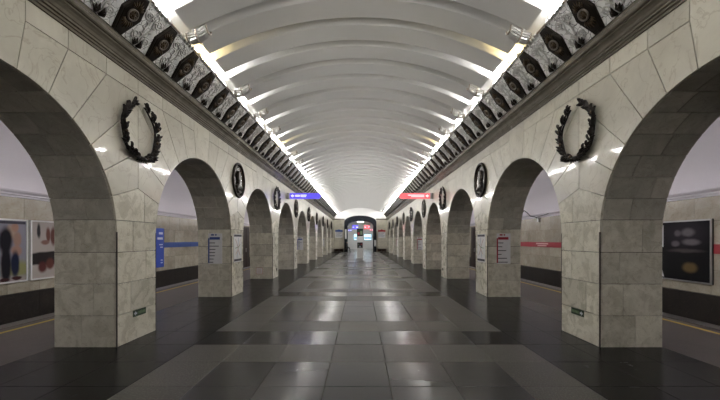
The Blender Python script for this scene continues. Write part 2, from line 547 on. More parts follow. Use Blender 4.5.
def pylon_polys():
    """blocks on the nave face of a pylon, w from the pylon centre"""
    out = []
    for i in range(4):
        v0, v1 = COURSE[i], COURSE[i + 1]
        h = PL / 2
        if i == 3:
            e = PL / 2 + (R - math.sqrt(R * R - (1.85 - HC) ** 2))
            cut = 0.02
            out.append([(-h, v0), (cut - 0.14, v0), (cut - 0.14, v1), (-e, v1), (-h, HC)])
            out.append([(cut - 0.14, v0), (h, v0), (h, HC), (e, v1), (cut - 0.14, v1)])
        elif i == 0:
            out.append([(-h, v0), (h, v0), (h, v1), (-h, v1)])
        else:
            cut = 0.2 if i % 2 == 0 else -0.17
            out.append([(-h, v0), (cut, v0), (cut, v1), (-h, v1)])
            out.append([(cut, v0), (h, v0), (h, v1), (cut, v1)])
    # the course under the first radial joints
    def w_at(deg):
        return HP - R * math.cos(math.radians(deg))
    def v_at(deg):
        return HC + R * math.sin(math.radians(deg))
    ds = [A85 + (19 - A85) * i / 3 for i in range(4)]
    top = HC + HP * math.tan(math.radians(19))
    cut = 0.16
    tcut = top - cut * math.tan(math.radians(19))
    left = [(-w_at(d), v_at(d)) for d in ds]
    right = [(w_at(d), v_at(d)) for d in ds]
    out.append([(cut, 1.85), (cut, tcut), (0, top)] + left[::-1])
    out.append([(cut, 1.85)] + right + [(cut, tcut)])
    return out

def intrados(s):
    """point of the passage outline at arc length s from the floor: (u, v, nu, nv), n into the stone"""
    if s <= HC:
        return (R, s, 1, 0)
    L = PI * R
    if s >= HC + L:
        return (-R, 2 * HC + L - s, -1, 0)
    t = (s - HC) / R
    return (R * math.cos(t), HC + R * math.sin(t), math.cos(t), math.sin(t))

def soffit_patches():
    """(s0, s1, x0, x1, kind) with x across the wall 0..PT"""
    out = []
    s85 = HC + R * math.radians(A85)
    sv = [0, 0.46, 0.92, 1.38, s85]
    n = 16
    tot = 2 * HC + PI * R
    st = tot - s85
    ss = sv + [s85 + (st - s85) * i / n for i in range(1, n)] + [tot - s for s in sv[::-1]]
    cuts = [0.52, 0.34, 0.29, 0.62, 0.42, 0.66, 0.30, 0.55]
    for i, (a, b) in enumerate(zip(ss[:-1], ss[1:])):
        c = cuts[i % 8]
        kind = 'pylon_block' if b < HC + 0.5 or a > tot - HC - 0.5 else 'soffit_slab'
        out.append((a, b, 0.0315, c, kind))
        out.append((a, b, c, PT, kind))
    return out

def soffit_mesh(s, patch, mb, du=0.0):
    a, b, x0, x1, kind = patch
    a += GAP; b -= GAP; x0 += GAP; x1 -= GAP
    n = 1 if b < HC or a > HC + PI * R else 3
    c = 0.003
    rows = []
    for i in range(n + 1):
        q = a + (b - a) * i / n
        u, v, nu, nv = intrados(q)
        rows.append([(s * (HW + x0), u + du + nu * TH, v + nv * TH), (s * (HW + x0), u + du, v),
                     (s * (HW + x1), u + du, v), (s * (HW + x1), u + du + nu * TH, v + nv * TH)])
    vs = [p for r in rows for p in r]
    fs = []
    for i in range(n):
        for k in range(3):
            fs.append((i * 4 + k, i * 4 + k + 1, i * 4 + 5 + k, i * 4 + 4 + k))
    fs.append((0, 1, 2, 3)); fs.append((n * 4 + 3, n * 4 + 2, n * 4 + 1, n * 4))
    mb.add(vs, fs)

ARCHES = range(-3, 10)             # arch j is centred at A0 + j * PER, pylon j at P0 + j * PER
NEAR = range(0, 4)
SP, PP, SF = spandrel_polys(), pylon_polys(), soffit_patches()
for s, side, hue in SIDES:
    # dark core behind the cladding
    core = MB()
    seg = 20
    xi, xo = s * (HW + TH), s * XO
    TOPC = 4.62
    rr = R + TH
    for j in ARCHES:
        yc = A0 + j * PER
        prof = [(rr, 0.0)] + [(rr * math.cos(PI * i / seg), HC + rr * math.sin(PI * i / seg)) for i in range(seg + 1)] + [(-rr, 0.0)]
        prof = [(HP, 0.0)] + prof + [(-HP, 0.0)]
        for (u0, v0), (u1, v1) in zip(prof[:-1], prof[1:]):
            if abs(u0 - u1) > 1e-6:
                b0 = v0 if not (abs(u0) >= rr - 1e-6 and abs(u1) >= rr - 1e-6) else 0.0
                b1 = v1 if not (abs(u0) >= rr - 1e-6 and abs(u1) >= rr - 1e-6) else 0.0
                core.add([(xi, yc + u0, b0), (xi, yc + u1, b1), (xi, yc + u1, TOPC), (xi, yc + u0, TOPC)], [(0, 1, 2, 3)], 0)
                core.add([(xo, yc + u0, b0), (xo, yc + u1, b1), (xo, yc + u1, TOPC), (xo, yc + u0, TOPC)], [(0, 1, 2, 3)], 1)
            if not (abs(u0) >= rr - 1e-6 and abs(u1) >= rr - 1e-6 and abs(u0 - u1) > 1e-6):
                core.add([(xi, yc + u0, v0), (xi, yc + u1, v1), (xo, yc + u1, v1), (xo, yc + u0, v0)], [(0, 1, 2, 3)], 0)
        core.add([(xi, yc - HP, TOPC), (xi, yc + HP, TOPC), (xo, yc + HP, TOPC), (xo, yc - HP, TOPC)], [(0, 1, 2, 3)], 0)
    wall = core.build('wall_' + side, [M['mortar'], M['pylon']])
    tag(wall, kind='structure')
    fn = lambda u, v, d: (s * (HW + TH - d), u, v)
    m_sp = [MB().prism(inset(p, GAP), fn, 0.0, TH, cham=0.002).mesh('spandrel_slab', M['marble']) for p in SP]
    m_py = [MB().prism(inset(p, GAP), fn, 0.0, TH, cham=0.002).mesh('pylon_block', M['pylon']) for p in PP]
    m_cj = MB().box(-0.008, 0.008, -0.008, 0.008, 0.0, HC + 0.05).mesh('corner_joint', M['mortar'])
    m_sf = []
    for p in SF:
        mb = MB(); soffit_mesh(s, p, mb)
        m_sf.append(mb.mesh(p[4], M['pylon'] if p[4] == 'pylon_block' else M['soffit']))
    for j in NEAR:
        for me in m_sp: place('spandrel_slab', me, wall, (0, A0 + j * PER, 0))
        for me in m_py: place('pylon_block', me, wall, (0, P0 + j * PER, 0))
        for q in (-1, 1): place('corner_joint', m_cj, wall, (s * (HW + 0.006), P0 + j * PER + q * (PL / 2 - 0.006), 0))
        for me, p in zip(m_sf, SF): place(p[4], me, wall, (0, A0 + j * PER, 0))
    rest = {'distant_spandrel_slabs': (MB(), 'marble'), 'distant_pylon_blocks': (MB(), 'pylon'), 'distant_soffit_slabs': (MB(), 'soffit')}
    for j in ARCHES:
        if j in NEAR: continue
        ya, yp = A0 + j * PER, P0 + j * PER
        fa = lambda u, v, d: (s * (HW + TH - d), u + ya, v)
        fp = lambda u, v, d: (s * (HW + TH - d), u + yp, v)
        for p in SP: rest['distant_spandrel_slabs'][0].prism(inset(p, GAP), fa, 0.0, TH)
        for p in PP: rest['distant_pylon_blocks'][0].prism(inset(p, GAP), fp, 0.0, TH)
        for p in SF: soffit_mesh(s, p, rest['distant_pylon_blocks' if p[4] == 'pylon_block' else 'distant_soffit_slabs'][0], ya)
    for nm, (mb, mt) in rest.items():
        tag(mb.build(nm, M[mt], wall), kind='stuff')

    # cornice in lengths
    prof = [(3.5, 4.105), (3.475, 4.105), (3.475, 4.135), (3.455, 4.14), (3.455, 4.165), (3.43, 4.17), (3.43, 4.195),
            (3.415, 4.205), (3.40, 4.235), (3.375, 4.262), (3.345, 4.28), (3.345, 4.298), (3.325, 4.30),
            (3.307, 4.312), (3.298, 4.332), (3.300, 4.352), (3.313, 4.368), (3.34, 4.376), (3.366, 4.39), (3.366, 4.45), (3.41, 4.53), (3.53, 4.53), (3.53, 4.105)]
    cor = MB().sweep([(s * x, z) for x, z in [(3.53, 4.11), (3.5, 4.11), (3.42, 4.46), (3.53, 4.46)]], Y0, Y1).build('trim_' + ('1' if s < 0 else '2'), M['mortar'])
    tag(cor, kind='structure')
    me = MB().sweep([(s * x, z) for x, z in prof], -HP + 0.002, HP - 0.002).mesh('cornice_length', M['cornice'])
    for j in range(-3, 9):
        place('cornice_length', me, cor, (0, P0 + j * PER, 0))
    place('cornice_length', MB().sweep([(s * x, z) for x, z in prof], P0 + 8.5 * PER, Y1).mesh('cornice_end', M['cornice']), cor)

# ================================================================== NAVE VAULT WITH RIBS
VC, VR = EYE + 4.37, 6.25
GRW = 0.115                                  # half width of a groove
PD = 0.16                                   # panels stand this far below the grooves
def vault_h(x, c=VC, r=VR):
    return c - (r - math.sqrt(r * r - x * x))
half = [(x, vault_h(x)) for x in [3.1 * i / 20 for i in range(21)]] + [(3.28, 5.08), (3.42, 4.97), (3.5, 4.8), (3.52, 4.55)]
prof = [(-x, z) for x, z in half[::-1]] + half[1:]
mb = MB()
ny = 25
for i in range(ny):
    ya, yb = Y0 + (Y1 - Y0) * i / ny, Y0 + (Y1 - Y0) * (i + 1) / ny
    mb.sweep(prof, ya, yb, closed=False, smooth=True)
# solid back so that the shell has thickness
mb.sweep([(-x, z + 0.12) for x, z in half[::-1]] + [(x, z + 0.12) for x, z in half[1:]], Y0, Y1, closed=False, mi=0)
ceiling = mb.build('ceiling', M['plaster'])
tag(ceiling, kind='structure')
# vault panels: broad curved slabs with a groove between each two
def vault_panel(w0, w1):
    cav = [(GRW - 0.03, 0.0), (GRW - 0.026, 0.04), (GRW - 0.02, PD - 0.035), (GRW - 0.012, PD - 0.012), (GRW, PD)]
    prof_ = [(w0 + q, d) for q, d in cav] + [(w1 - q, d) for q, d in cav[::-1]]
    nseg = 36
    vs, fs = [], []
    for i in range(nseg + 1):
        th = math.asin(-2.90 / VR + 5.80 / VR * i / nseg)
        for w, d in prof_:
            rad = VR - d
            vs.append((rad * math.sin(th), w, VC - VR + rad * math.cos(th)))
    k = len(prof_)
    for i in range(nseg):
        for q in range(k - 1):
            fs.append((i * k + q, i * k + q + 1, (i + 1) * k + q + 1, (i + 1) * k + q))
    fs.append(tuple(range(k))); fs.append(tuple(range(nseg * k, nseg * k + k))[::-1])
    me = MB().add(vs, fs, 0, True).mesh('vault_panel', M['plaster'])
    me.set_sharp_from_angle(angle=math.radians(35))
    return me
NRIB = int((Y1 - RIB0) / MOD)
vp_me = vault_panel(0.0, MOD)
for i in range(-22, NRIB + 1):
    y = RIB0 + i * MOD
    if y < Y0 or y + MOD > Y1 + 0.1: continue
    place('vault_panel', vp_me, ceiling, (0, y, 0))
yl = RIB0 + NRIB * MOD
if Y1 - yl > 0.2 and yl + MOD > Y1 + 0.1:
    place('vault_panel', vault_panel(0.0, Y1 - yl), ceiling, (0, yl, 0))

# ================================================================== COVE: PANELS WITH PLAQUES, LAMPS, SHELLS
BX, BZ, TX, TZ = 3.37, 4.475, 2.955, 4.955
SL = math.hypot(BX - TX, TZ - BZ)
def slope_fn(s):
    ub = Vector((-s * (BX - TX), 0, TZ - BZ)) / SL
    nn = Vector((-s * (TZ - BZ), 0, -(BX - TX))) / SL        # faces the nave, downwards
    return lambda a, b, d: (ub.x * b + nn.x * d, a, ub.z * b + nn.z * d)

def spiral(cx, cy, r0, turns, a0, dirn, n=22):
    return [(cx + r0 * (1 - 0.8 * i / n) * math.cos(a0 + dirn * turns * 2 * PI * i / n),
             cy + r0 * (1 - 0.8 * i / n) * math.sin(a0 + dirn * turns * 2 * PI * i / n)) for i in range(n + 1)]

def cove_meshes(s):
    f = slope_fn(s)
    w = MOD / 2 - 0.003
    me = {}
    me['backing'] = MB().prism([(-w, 0), (w, 0), (w, SL), (-w, SL)], f, -0.035, 0.0, cham=0.002).mesh('backing', M['silver'])
    loz = [(-0.085, 0.0), (0.085, 0.0), (0.18, SL * 0.5), (0.085, SL - 0.01), (-0.085, SL - 0.01), (-0.18, SL * 0.5)]
    mb = MB().prism(loz, f, 0.001, 0.034, cham=0.01)
    mb.prism(inset(loz, 0.03), f, 0.034, 0.040, cham=0.004)
    me['plaque'] = mb.mesh('plaque', M['bronze'])
    mb = MB()
    # fan leaves above and below the rosette
    for sg in (-1, 1):
        for q in range(-3, 4):
            a = PI / 2 * sg + q * 0.2
            p0 = (0.105 * math.cos(a), SL / 2 + 0.105 * math.sin(a)); Lq = 0.23 - 0.02 * abs(q)
            p1 = (Lq * math.cos(a), SL / 2 + Lq * math.sin(a))
            mb.tube([f(p0[0], p0[1], 0.041), f((p0[0] + p1[0]) / 2, (p0[1] + p1[1]) / 2, 0.047), f(p1[0], p1[1], 0.041)], [0.006, 0.012, 0.003], 4)
    me['fan_leaves'] = mb.mesh('fan_leaves', M['bronze_brown'])
    c = [f(0.075 * math.cos(2 * PI * i / 20), SL / 2 + 0.075 * math.sin(2 * PI * i / 20), 0.05) for i in range(20)]
    me['rosette_ring'] = MB().tube(c, 0.013, 6, closed=True).mesh('rosette_ring', M['ringmetal'])
    fr = lambda a, b, d: f(a, SL / 2 + b, 0.039 + d)
    mb = MB().lathe([(0.062, 0.0), (0.056, 0.012), (0.03, 0.01), (0.024, 0.026), (0.008, 0.034)], fr, 14)
    for q in range(8):
        a = 2 * PI * q / 8
        mb.tube([fr(0.026 * math.cos(a), 0.026 * math.sin(a), 0.014), fr(0.055 * math.cos(a), 0.055 * math.sin(a), 0.014)], [0.006, 0.011], 4)
    me['rosette'] = mb.mesh('rosette', M['bronze_brown'])
    # scrollwork in the four corners
    mb = MB()
    for sa in (-1, 1):
        for sb, cy in ((-1, 0.15), (1, SL - 0.15)):
            pts = spiral(sa * 0.255, cy, 0.075, 1.6, PI / 2 * (1 - sb) + (PI if sa > 0 else 0), sa * sb)
            mb.tube([f(a, b, 0.008) for a, b in pts], [0.013] * 12 + [0.011] * (len(pts) - 12), 4)
            pts = [(sa * (0.18 + 0.02 * i), cy + sb * (-0.02 + 0.012 * i) + 0.02 * math.sin(i)) for i in range(9)]
            mb.tube([f(a, b, 0.008) for a, b in pts], 0.010, 4)
        pts = [(sa * (0.33 + 0.02 * math.sin(i * 0.9)), 0.1 + (SL - 0.2) * i / 10) for i in range(11)]
        mb.tube([f(a, b, 0.01) for a, b in pts], 0.012, 4)
        for i in range(2, 10, 2):
            a, b = pts[i]
            mb.tube([f(a, b, 0.01), f(a - sa * 0.03, b + 0.03, 0.025), f(a - sa * 0.055, b + 0.035, 0.01)], [0.008, 0.018, 0.003], 4)
    me['scrollwork'] = mb.mesh('scrollwork', M['silverring'])
    # dark half buds at the foot, at the two ends of the panel
    for sg, nm in ((-1, 'bud_a'), (1, 'bud_b')):
        mb = MB()
        for q, ln in ((0.1, 0.12), (0.55, 0.105), (1.0, 0.085)):
            x0 = w - 0.026
            tip = (sg * (x0 - ln * math.sin(q)), 0.02 + ln * math.cos(q))
            mid = (sg * (x0 - 0.5 * ln * math.sin(q * 1.3)), 0.02 + 0.5 * ln * math.cos(q))
            mb.tube([f(sg * x0, 0.01, 0.012), f(mid[0], mid[1], 0.04), f(tip[0], tip[1], 0.015)], [0.014, 0.024, 0.004], 5)
        me[nm] = mb.mesh('leaf_bud', M['bronze'])
    # rim bar and knobs along the top
    mb = MB().prism([(-w, SL), (w, SL), (w, SL + 0.028), (-w, SL + 0.028)], f, -0.045, 0.012, cham=0.006)
    me['rim'] = mb.mesh('rim', M['rimstone'])
    mb = MB()
    for q in range(-4, 5):
        a = q * (w - 0.03) / 4
        if abs(a) < 0.1: continue
        mb.tube([f(a, SL - 0.03, 0.006), f(a + 0.012, SL + 0.01, 0.03), f(a, SL + 0.045, 0.0)], [0.012, 0.022, 0.006], 5)
    me['crest'] = mb.mesh('crest', M['silverring'])
    return me

def lamp_kind(i):
    if i in (0, 3, 5, 7): return 'shell'
    if i in (1, 9): return 'warm'
    if 0 < i <= 10: return 'lamp'
    if i > 14: return 'lamp'
    return 'shell' if i % 2 == (1 if i > 10 else 0) else 'lamp'

for s, side, hue in SIDES:
    cm = cove_meshes(s)
    sidename = 'arcade carrying the %s hanging sign' % hue
    for k in range(-5, 54):
        y = LOZ0 + k * MOD
        if y > Y1 - 0.45: break
        t = empty('lozenge_ornament', (s * BX, y, BZ))
        tag(t, 'silver scrollwork cove panel with black lozenge plaque, on the ' + sidename, 'wall ornament',
            'cove panels above the arcade with the %s hanging sign' % hue)
        place('backing', cm['backing'], t)
        pq = place('plaque', cm['plaque'], t)
        if y < 26:
            tag(place('fan_leaves', cm['fan_leaves'], pq), kind='stuff')
            place('rosette', cm['rosette'], pq)
            place('rosette_ring', cm['rosette_ring'], pq)
            tag(place('scrollwork', cm['scrollwork'], t), kind='stuff')
            tag(place('crest', cm['crest'], t), kind='stuff')
        tag(place('leaf_bud', cm['bud_a'], t), kind='stuff'); tag(place('leaf_bud', cm['bud_b'], t), kind='stuff')
        place('rim', cm['rim'], t)
    # closed run behind the camera
    f = slope_fn(s)
    ya = LOZ0 - 5.5 * MOD
    g = lambda a, b, d: tuple(Vector(f(a, b, d)) + Vector((s * BX, 0, BZ)))
    tag(MB().prism([(Y0, 0), (ya, 0), (ya, SL), (Y0, SL)], g, -0.035, 0.0).build('trim_' + ('3' if s < 0 else '4'), M['silver']), kind='structure')

    # lamps and shells at the feet of the ribs
    lamp_bulb = {}
    for kk in ('lamp', 'warm'):
        mb = MB()
        n = 6
        pts = [(0, -0.15 + 0.3 * i / (n - 1), 0.035) for i in range(n)]
        mb.tube(pts, [0.012, 0.03, 0.035, 0.035, 0.03, 0.012], 6)
        lamp_bulb[kk] = mb.mesh('bulb', M['lamp' if kk == 'lamp' else 'lampwarm'])
    holder = MB().box(-0.03, 0.03, -0.19, -0.155, -0.04, 0.06).box(-0.03, 0.03, 0.155, 0.19, -0.04, 0.06).box(-0.035, 0.035, -0.19, 0.19, -0.06, -0.04).mesh('holder', M['steel'])
    mb = MB()
    # fluted shell bracket from the rim to the rib
    nf = 18
    rings = []
    for q in range(7):
        tt = q / 6
        cx = -s * (0.33 * tt); cz = 0.15 * tt - 0.03 * math.sin(PI * tt)
        rad = 0.085 + 0.045 * math.sin(PI * (0.15 + 0.75 * tt)) + (0.014 if q in (1, 3, 5) else 0)
        rings.append([(cx + 0.35 * s * rad * math.sin(a) * (0.9 if k % 2 else 1.0) * 0 , rad * math.cos(a) * (0.86 if k % 2 else 1.05), cz - rad * 0.8 * math.sin(a) * (0.84 if k % 2 else 1.06))
                      for k, a in enumerate([PI * kk / nf for kk in range(nf + 1)])])
    vs = [p for r_ in rings for p in r_]
    fs = []
    for q in range(6):
        for k in range(nf):
            fs.append((q * (nf + 1) + k, q * (nf + 1) + k + 1, (q + 1) * (nf + 1) + k + 1, (q + 1) * (nf + 1) + k))
    mb.add(vs, fs)
    shell_me = mb.mesh('fluted_shell', M['silverring'])
    band_me = [MB().tube([tuple(p) for p in rings[q]], 0.014, 5).mesh('band', M['rimstone']) for q in (0, 3, 6)]
    for i in range(-20, NRIB + 1):
        y = RIB0 + i * MOD
        if y < Y0 + 0.3 or y > Y1 - 0.3: continue
        kind = lamp_kind(i)
        if kind == 'shell':
            t = empty('lamp_shell', (s * (TX - 0.06), y, TZ + 0.07))
            tag(t, 'fluted silver shell at a rib foot above the ' + sidename, 'wall ornament', 'silver shells above the arcade with the %s sign' % hue)
            place('fluted_shell', shell_me, t)
            for bme in band_me: place('band', bme, t)
        else:
            t = empty('cove_lamp', (s * 2.985, y, 5.0))
            if kind == 'lamp':
                tag(t, 'bright white cove lamp at a rib foot above the ' + sidename, 'lamp', 'white cove lamps above the arcade with the %s sign' % hue)
            else:
                tag(t, 'yellowish cove lamp among white ones above the ' + sidename, 'lamp', 'yellowish cove lamps above the arcade with the %s sign' % hue)
            place('bulb', lamp_bulb[kind], t)
            place('holder', holder, t)

# ================================================================== SIDE PLATFORMS
for s, side, hue in SIDES:
    pf = MB().box(min(s * (XO + 0.02), s * XE), max(s * (XO + 0.02), s * XE), Y0, Y1 + 6, -0.3, -0.004).build('floor_platform_' + side, M['asphalt'])
    tag(pf, kind='structure')
    ln = MB().box(min(s * 5.97, s * 6.05), max(s * 5.97, s * 6.05), Y0, Y1 + 6, -0.003, 0.0).build('safety_line', M['yellow'], pf)
    MB().box(min(s * (XE - 0.3), s * XE), max(s * (XE - 0.3), s * XE), Y0, Y1 + 6, -0.004, 0.004).build('edge_strip', M['tile_speck'], pf)
    bed = MB().box(min(s * XE, s * (XW + 0.1)), max(s * XE, s * (XW + 0.1)), Y0, Y1 + 6, -1.4, -1.15).build('floor_track_' + side, M['bed'])
    tag(bed, kind='structure')
    MB().box(min(s * (XE - 0.2), s * XE), max(s * (XE - 0.2), s * XE), Y0, Y1 + 6, -1.2, -0.3).build('platform_face', M['trackdark'], pf)
    for xr in (7.2, 8.72):
        MB().box(s * xr - 0.035, s * xr + 0.035, Y0, Y1 + 6, -1.15, -0.99).build('rail', M['rail'], bed)
    # track wall: dark base, pale slabs, moulding
    tw = MB()
    xa, xb = s * (XW + 0.03), s * (XW + 0.4)
    tw.box(min(xa, xb), max(xa, xb), Y0, Y1 + 6, -1.4, 3.1)
    tw = tw.build('wall_track_' + side, M['mortar'])
    tag(tw, kind='structure')
    a, b = sorted((s * (XW - 0.01), s * (XW + 0.05)))
    nb = 42
    me = MB().box(a, b, 0.003, 1.2 - 0.003, -1.3, 0.10).mesh('base_slab', M['trackdark'])
    for i in range(nb):
        place('base_slab', me, tw, (0, Y0 + i * 1.2 + 0.6, 0))
    rows = [(0.115, 0.76), (0.76, 1.41), (1.41, 2.06), (2.06, 2.71)]
    a, b = sorted((s * XW, s * (XW + 0.035)))
    meshes = [MB().box(a, b, 0.003, 0.9 - 0.003, z0 + 0.003, z1 - 0.003).mesh('track_wall_slab', M['tracktile']) for z0, z1 in rows]
    restt = MB()
    i = 0
    y = Y0
    while y < Y1 + 5:
        for q, (z0, z1) in enumerate(rows):
            yy = y + (0.45 if q % 2 else 0)
            if 5.5 < yy < 30:
                place('track_wall_slab', meshes[q], tw, (0, yy, 0))
            else:
                restt.box(a, b, yy + 0.003, yy + 0.897, z0 + 0.003, z1 - 0.003)
        y += 0.9
    tag(restt.build('distant_track_wall_slabs', M['tracktile'], tw), kind='stuff')
    prof = [(XW + 0.03, 2.715), (XW - 0.03, 2.715), (XW - 0.03, 2.76), (XW - 0.06, 2.78), (XW - 0.06, 2.82), (XW - 0.11, 2.86), (XW - 0.13, 2.9), (XW - 0.13, 2.94), (XW + 0.03, 2.96)]
    tag(MB().sweep([(s * x, z) for x, z in prof], Y0, Y1 + 6).build('trim_track_' + side, M['lilac']), kind='structure')
    # vault over platform and track
    xc = (XO + XW) / 2
    prof = []
    for q in range(25):
        t = PI * q / 24
        x = xc - (XW - XO) / 2 * math.cos(t) * 1.012
        z = (3.62 + 1.1 * math.sin(t)) if t < PI / 2 else (2.95 + 1.77 * math.sin(t))
        prof.append((s * x, z))
    cl = MB().sweep(prof, Y0, Y1 + 6, closed=False, smooth=True).sweep([(x, z + 0.1) for x, z in prof], Y0, Y1 + 6, closed=False)
    tag(cl.build('ceiling_' + side, M['lilac']), kind='structure')
    # end walls of the side tunnels
    for nm, ye in (('far', Y1 + 6), ('near', Y0)):
        ang = [(s * (XO - 0.3), -1.4), (s * (XW + 0.2), -1.4), (s * (XW + 0.2), 5.0), (s * (XO - 0.3), 5.0)]
        tag(MB().prism(ang, lambda u, v, d: (u, ye + d, v), 0, 0.2).build('wall_%s_%s' % (side, nm), M['trackdark']), kind='structure')
    # tube lights on the platform face of the arcade
    hood = MB().box(min(s * XO, s * (XO + 0.16)), max(s * XO, s * (XO + 0.16)), -0.8, 0.8, -0.02, 0.0).mesh('hood', M['steel'])
    tube = MB().tube([(s * (XO + 0.1), -0.75, 0.045), (s * (XO + 0.1), 0.75, 0.045)], 0.03, 8).mesh('tube', M['tube'])
    for j in range(-3, 9):
        for dy in (-1.1, 1.1):
            t = empty('tube_light', (0, A0 + (j + 1) * PER + dy - HP * 0 - PER, 3.56))
            tag(t, 'fluorescent tube light on the platform face of the arcade with the %s sign' % hue, 'lamp', 'tube lights along the platform beside the %s strip' % hue)
            place('hood', hood, t); place('tube', tube, t)

# ================================================================== END WALL, PORTAL, HALL BEYOND
YE = Y1
def p_outer(x): return 3.93 + 0.81 * math.sqrt(max(0, 1 - (x / 2.09) ** 2))
def p_inner(x): return 3.42 + 0.66 * math.sqrt(max(0, 1 - (x / 1.67) ** 2))
lun = MB()
xs = [-3.5 + 7.0 * i / 56 for i in range(57)]
for xa, xb in zip(xs[:-1], xs[1:]):
    def lo(x): return p_outer(x) - 0.05 if abs(x) < 2.09 and p_outer(x) > 4.2 else 4.2
    def hi(x): return vault_h(x) if abs(x) <= 3.1 else 5.1
    lun.prism([(xa, lo(xa)), (xb, lo(xb)), (xb, hi(xb) + 0.1), (xa, hi(xa) + 0.1)], lambda u, v, d: (u, YE + d, v), 0.3, 0.0)
wb = lun.build('wall_back', M['plaster'])
tag(wb, kind='structure')
for sx in (-1, 1):
    for i in range(6):
        z0, z1 = i * 0.7, (i + 1) * 0.7
        for xa, xb in ((2.08, 2.8), (2.8, 3.5)):
            a, b = sorted((sx * xa, sx * xb))
            MB().box(a + 0.003, b - 0.003, YE, YE + 0.3, z0 + 0.003, z1 - 0.003).build('end_wall_slab', M['marble'], wb)
    a, b = sorted((sx * 2.06, sx * 3.5))
    MB().box(a, b, YE - 0.06, YE + 0.05, 4.2, 4.34).build('end_wall_cornice', M['cornice'], wb)
# portal frame
pm = MB()
nx = 32
outer = [(-2.09, 0.0)] + [(-2.09 + 4.18 * i / nx, p_outer(-2.09 + 4.18 * i / nx)) for i in range(nx + 1)] + [(2.09, 0.0)]
inner = [(-1.67, 0.0)] + [(-1.67 + 3.34 * i / nx, p_inner(-1.67 + 3.34 * i / nx)) for i in range(nx + 1)] + [(1.67, 0.0)]
ya, yb = YE - 0.25, YE + 1.0
for i in range(len(outer) - 1):
    o0, o1, i0, i1 = outer[i], outer[i + 1], inner[i], inner[i + 1]
    pm.add([(o0[0], ya, o0[1]), (o1[0], ya, o1[1]), (i1[0], ya, i1[1]), (i0[0], ya, i0[1]),
            (o0[0], yb, o0[1]), (o1[0], yb, o1[1]), (i1[0], yb, i1[1]), (i0[0], yb, i0[1])],
           [(0, 1, 2, 3), (7, 6, 5, 4), (0, 4, 5, 1), (3, 2, 6, 7)])
portal = pm.build('door_1', M['navy'])
tag(portal, kind='structure')
# hall beyond
hw = 2.4
yh0, yh1 = YE + 1.0, 58.0
tag(MB().box(-hw - 0.2, -hw, YE + 0.3, yh1, 0, 4.2).build('wall_hall_left', M['marble']), kind='structure')
tag(MB().box(hw, hw + 0.2, YE + 0.3, yh1, 0, 4.2).build('wall_hall_right', M['marble']), kind='structure')
tag(MB().box(-hw - 0.2, hw + 0.2, yh1, yh1 + 0.2, 0, 5.2).build('wall_hall_end', M['plaster']), kind='structure')
prof = [(-hw - 0.05 + (2 * hw + 0.1) * i / 20, 3.9 + 0.7 * math.sqrt(max(0, 1 - ((-1 + i / 10.0)) ** 2))) for i in range(21)]
tag(MB().sweep(prof, YE + 0.3, yh1, closed=False, smooth=True).sweep([(x, z + 0.1) for x, z in prof], YE + 0.3, yh1, closed=False).build('ceiling_hall', M['plaster']), kind='structure')
tag(MB().box(-4.5, 4.5, Y0 - 0.2, Y0, 0, 6.0).build('wall_front', M['marble']), kind='structure')

# hall fittings
for i, (y, n) in enumerate(((46.9, 'nearest the portal'), (50.3, 'midway down the hall'), (54.0, 'deep in the hall'))):
    t = empty('ceiling_lamp', (0, y, 4.42))
    tag(t, 'bright ceiling lamp ' + n + ' behind the dark portal', 'lamp', 'ceiling lamps in the hall')
    MB().bevbox(-0.55, 0.55, -0.2, 0.2, 0.0, 0.08, 0.02).build('housing', M['offwhite'], t)
    MB().box(-0.5, 0.5, -0.16, 0.16, -0.02, 0.0).build('diffuser', M['halllamp'], t)
    for xx in (-0.4, 0.4):
        MB().tube([(xx, 0, 0.07), (xx, 0, 0.2)], 0.012, 5).build('hanger', M['steel'], t)
def hall_sign(x, y, z, w, h, mat, label):
    t = empty('hall_sign', (x, y, z))
    tag(t, label, 'sign')
    MB().bevbox(-w / 2, w / 2, -0.06, 0.06, -h / 2, h / 2, 0.015).build('housing', M['dark'], t)
    MB().box(-w / 2 + 0.02, w / 2 - 0.02, -0.068, -0.06, -h / 2 + 0.02, h / 2 - 0.02).build('lit_face', mat, t)
    for q in (-1, 1):
        MB().box(q * w * 0.3 - 0.09, q * w * 0.3 + 0.09, -0.072, -0.068, -0.05, 0.05).build('lettering', M['whitelit'], t)
    for q in (-1, 1):
        MB().tube([(q * w * 0.35, 0, h / 2 - 0.02), (q * w * 0.35, 0, 3.9 + 0.7 * math.sqrt(1 - ((x + q * w * 0.35) / (hw + 0.05)) ** 2) - z + 0.03)], 0.012, 5).build('rod', M['steel'], t)
hall_sign(-0.72, 47.6, 3.36, 0.85, 0.62, M['bluelit'], 'large blue lit sign hanging in the hall behind the portal')
hall_sign(0.92, 47.6, 3.36, 0.85, 0.62, M['redlit'], 'large red lit sign hanging in the hall behind the portal')
hall_sign(-1.5, 48.6, 2.95, 0.5, 0.3, M['bluelit'], 'small blue lit sign by the hall side wall')
hall_sign(1.55, 48.6, 3.0, 0.5, 0.3, M['redlit'], 'small red lit sign by the hall side wall')
for x, w, lb in ((-0.75, 0.8, 'pale lit screen on the hall end wall, below the blue signs'), (1.25, 1.3, 'wider pale lit screen on the hall end wall, below the red signs')):
    t = empty('lit_screen', (x, yh1 - 0.07, 2.05))
    tag(t, lb, 'screen')
    MB().bevbox(-w / 2, w / 2, -0.03, 0.07, -0.55, 0.55, 0.015).build('frame', M['dark'], t)
    MB().box(-w / 2 + 0.04, w / 2 - 0.04, -0.036, -0.03, -0.5, 0.5).build('display', M['screenlit'], t)
    MB().box(-w / 2 + 0.1, w / 2 - 0.1, -0.04, -0.036, -0.25, -0.05).build('picture_band', M['blue'], t)

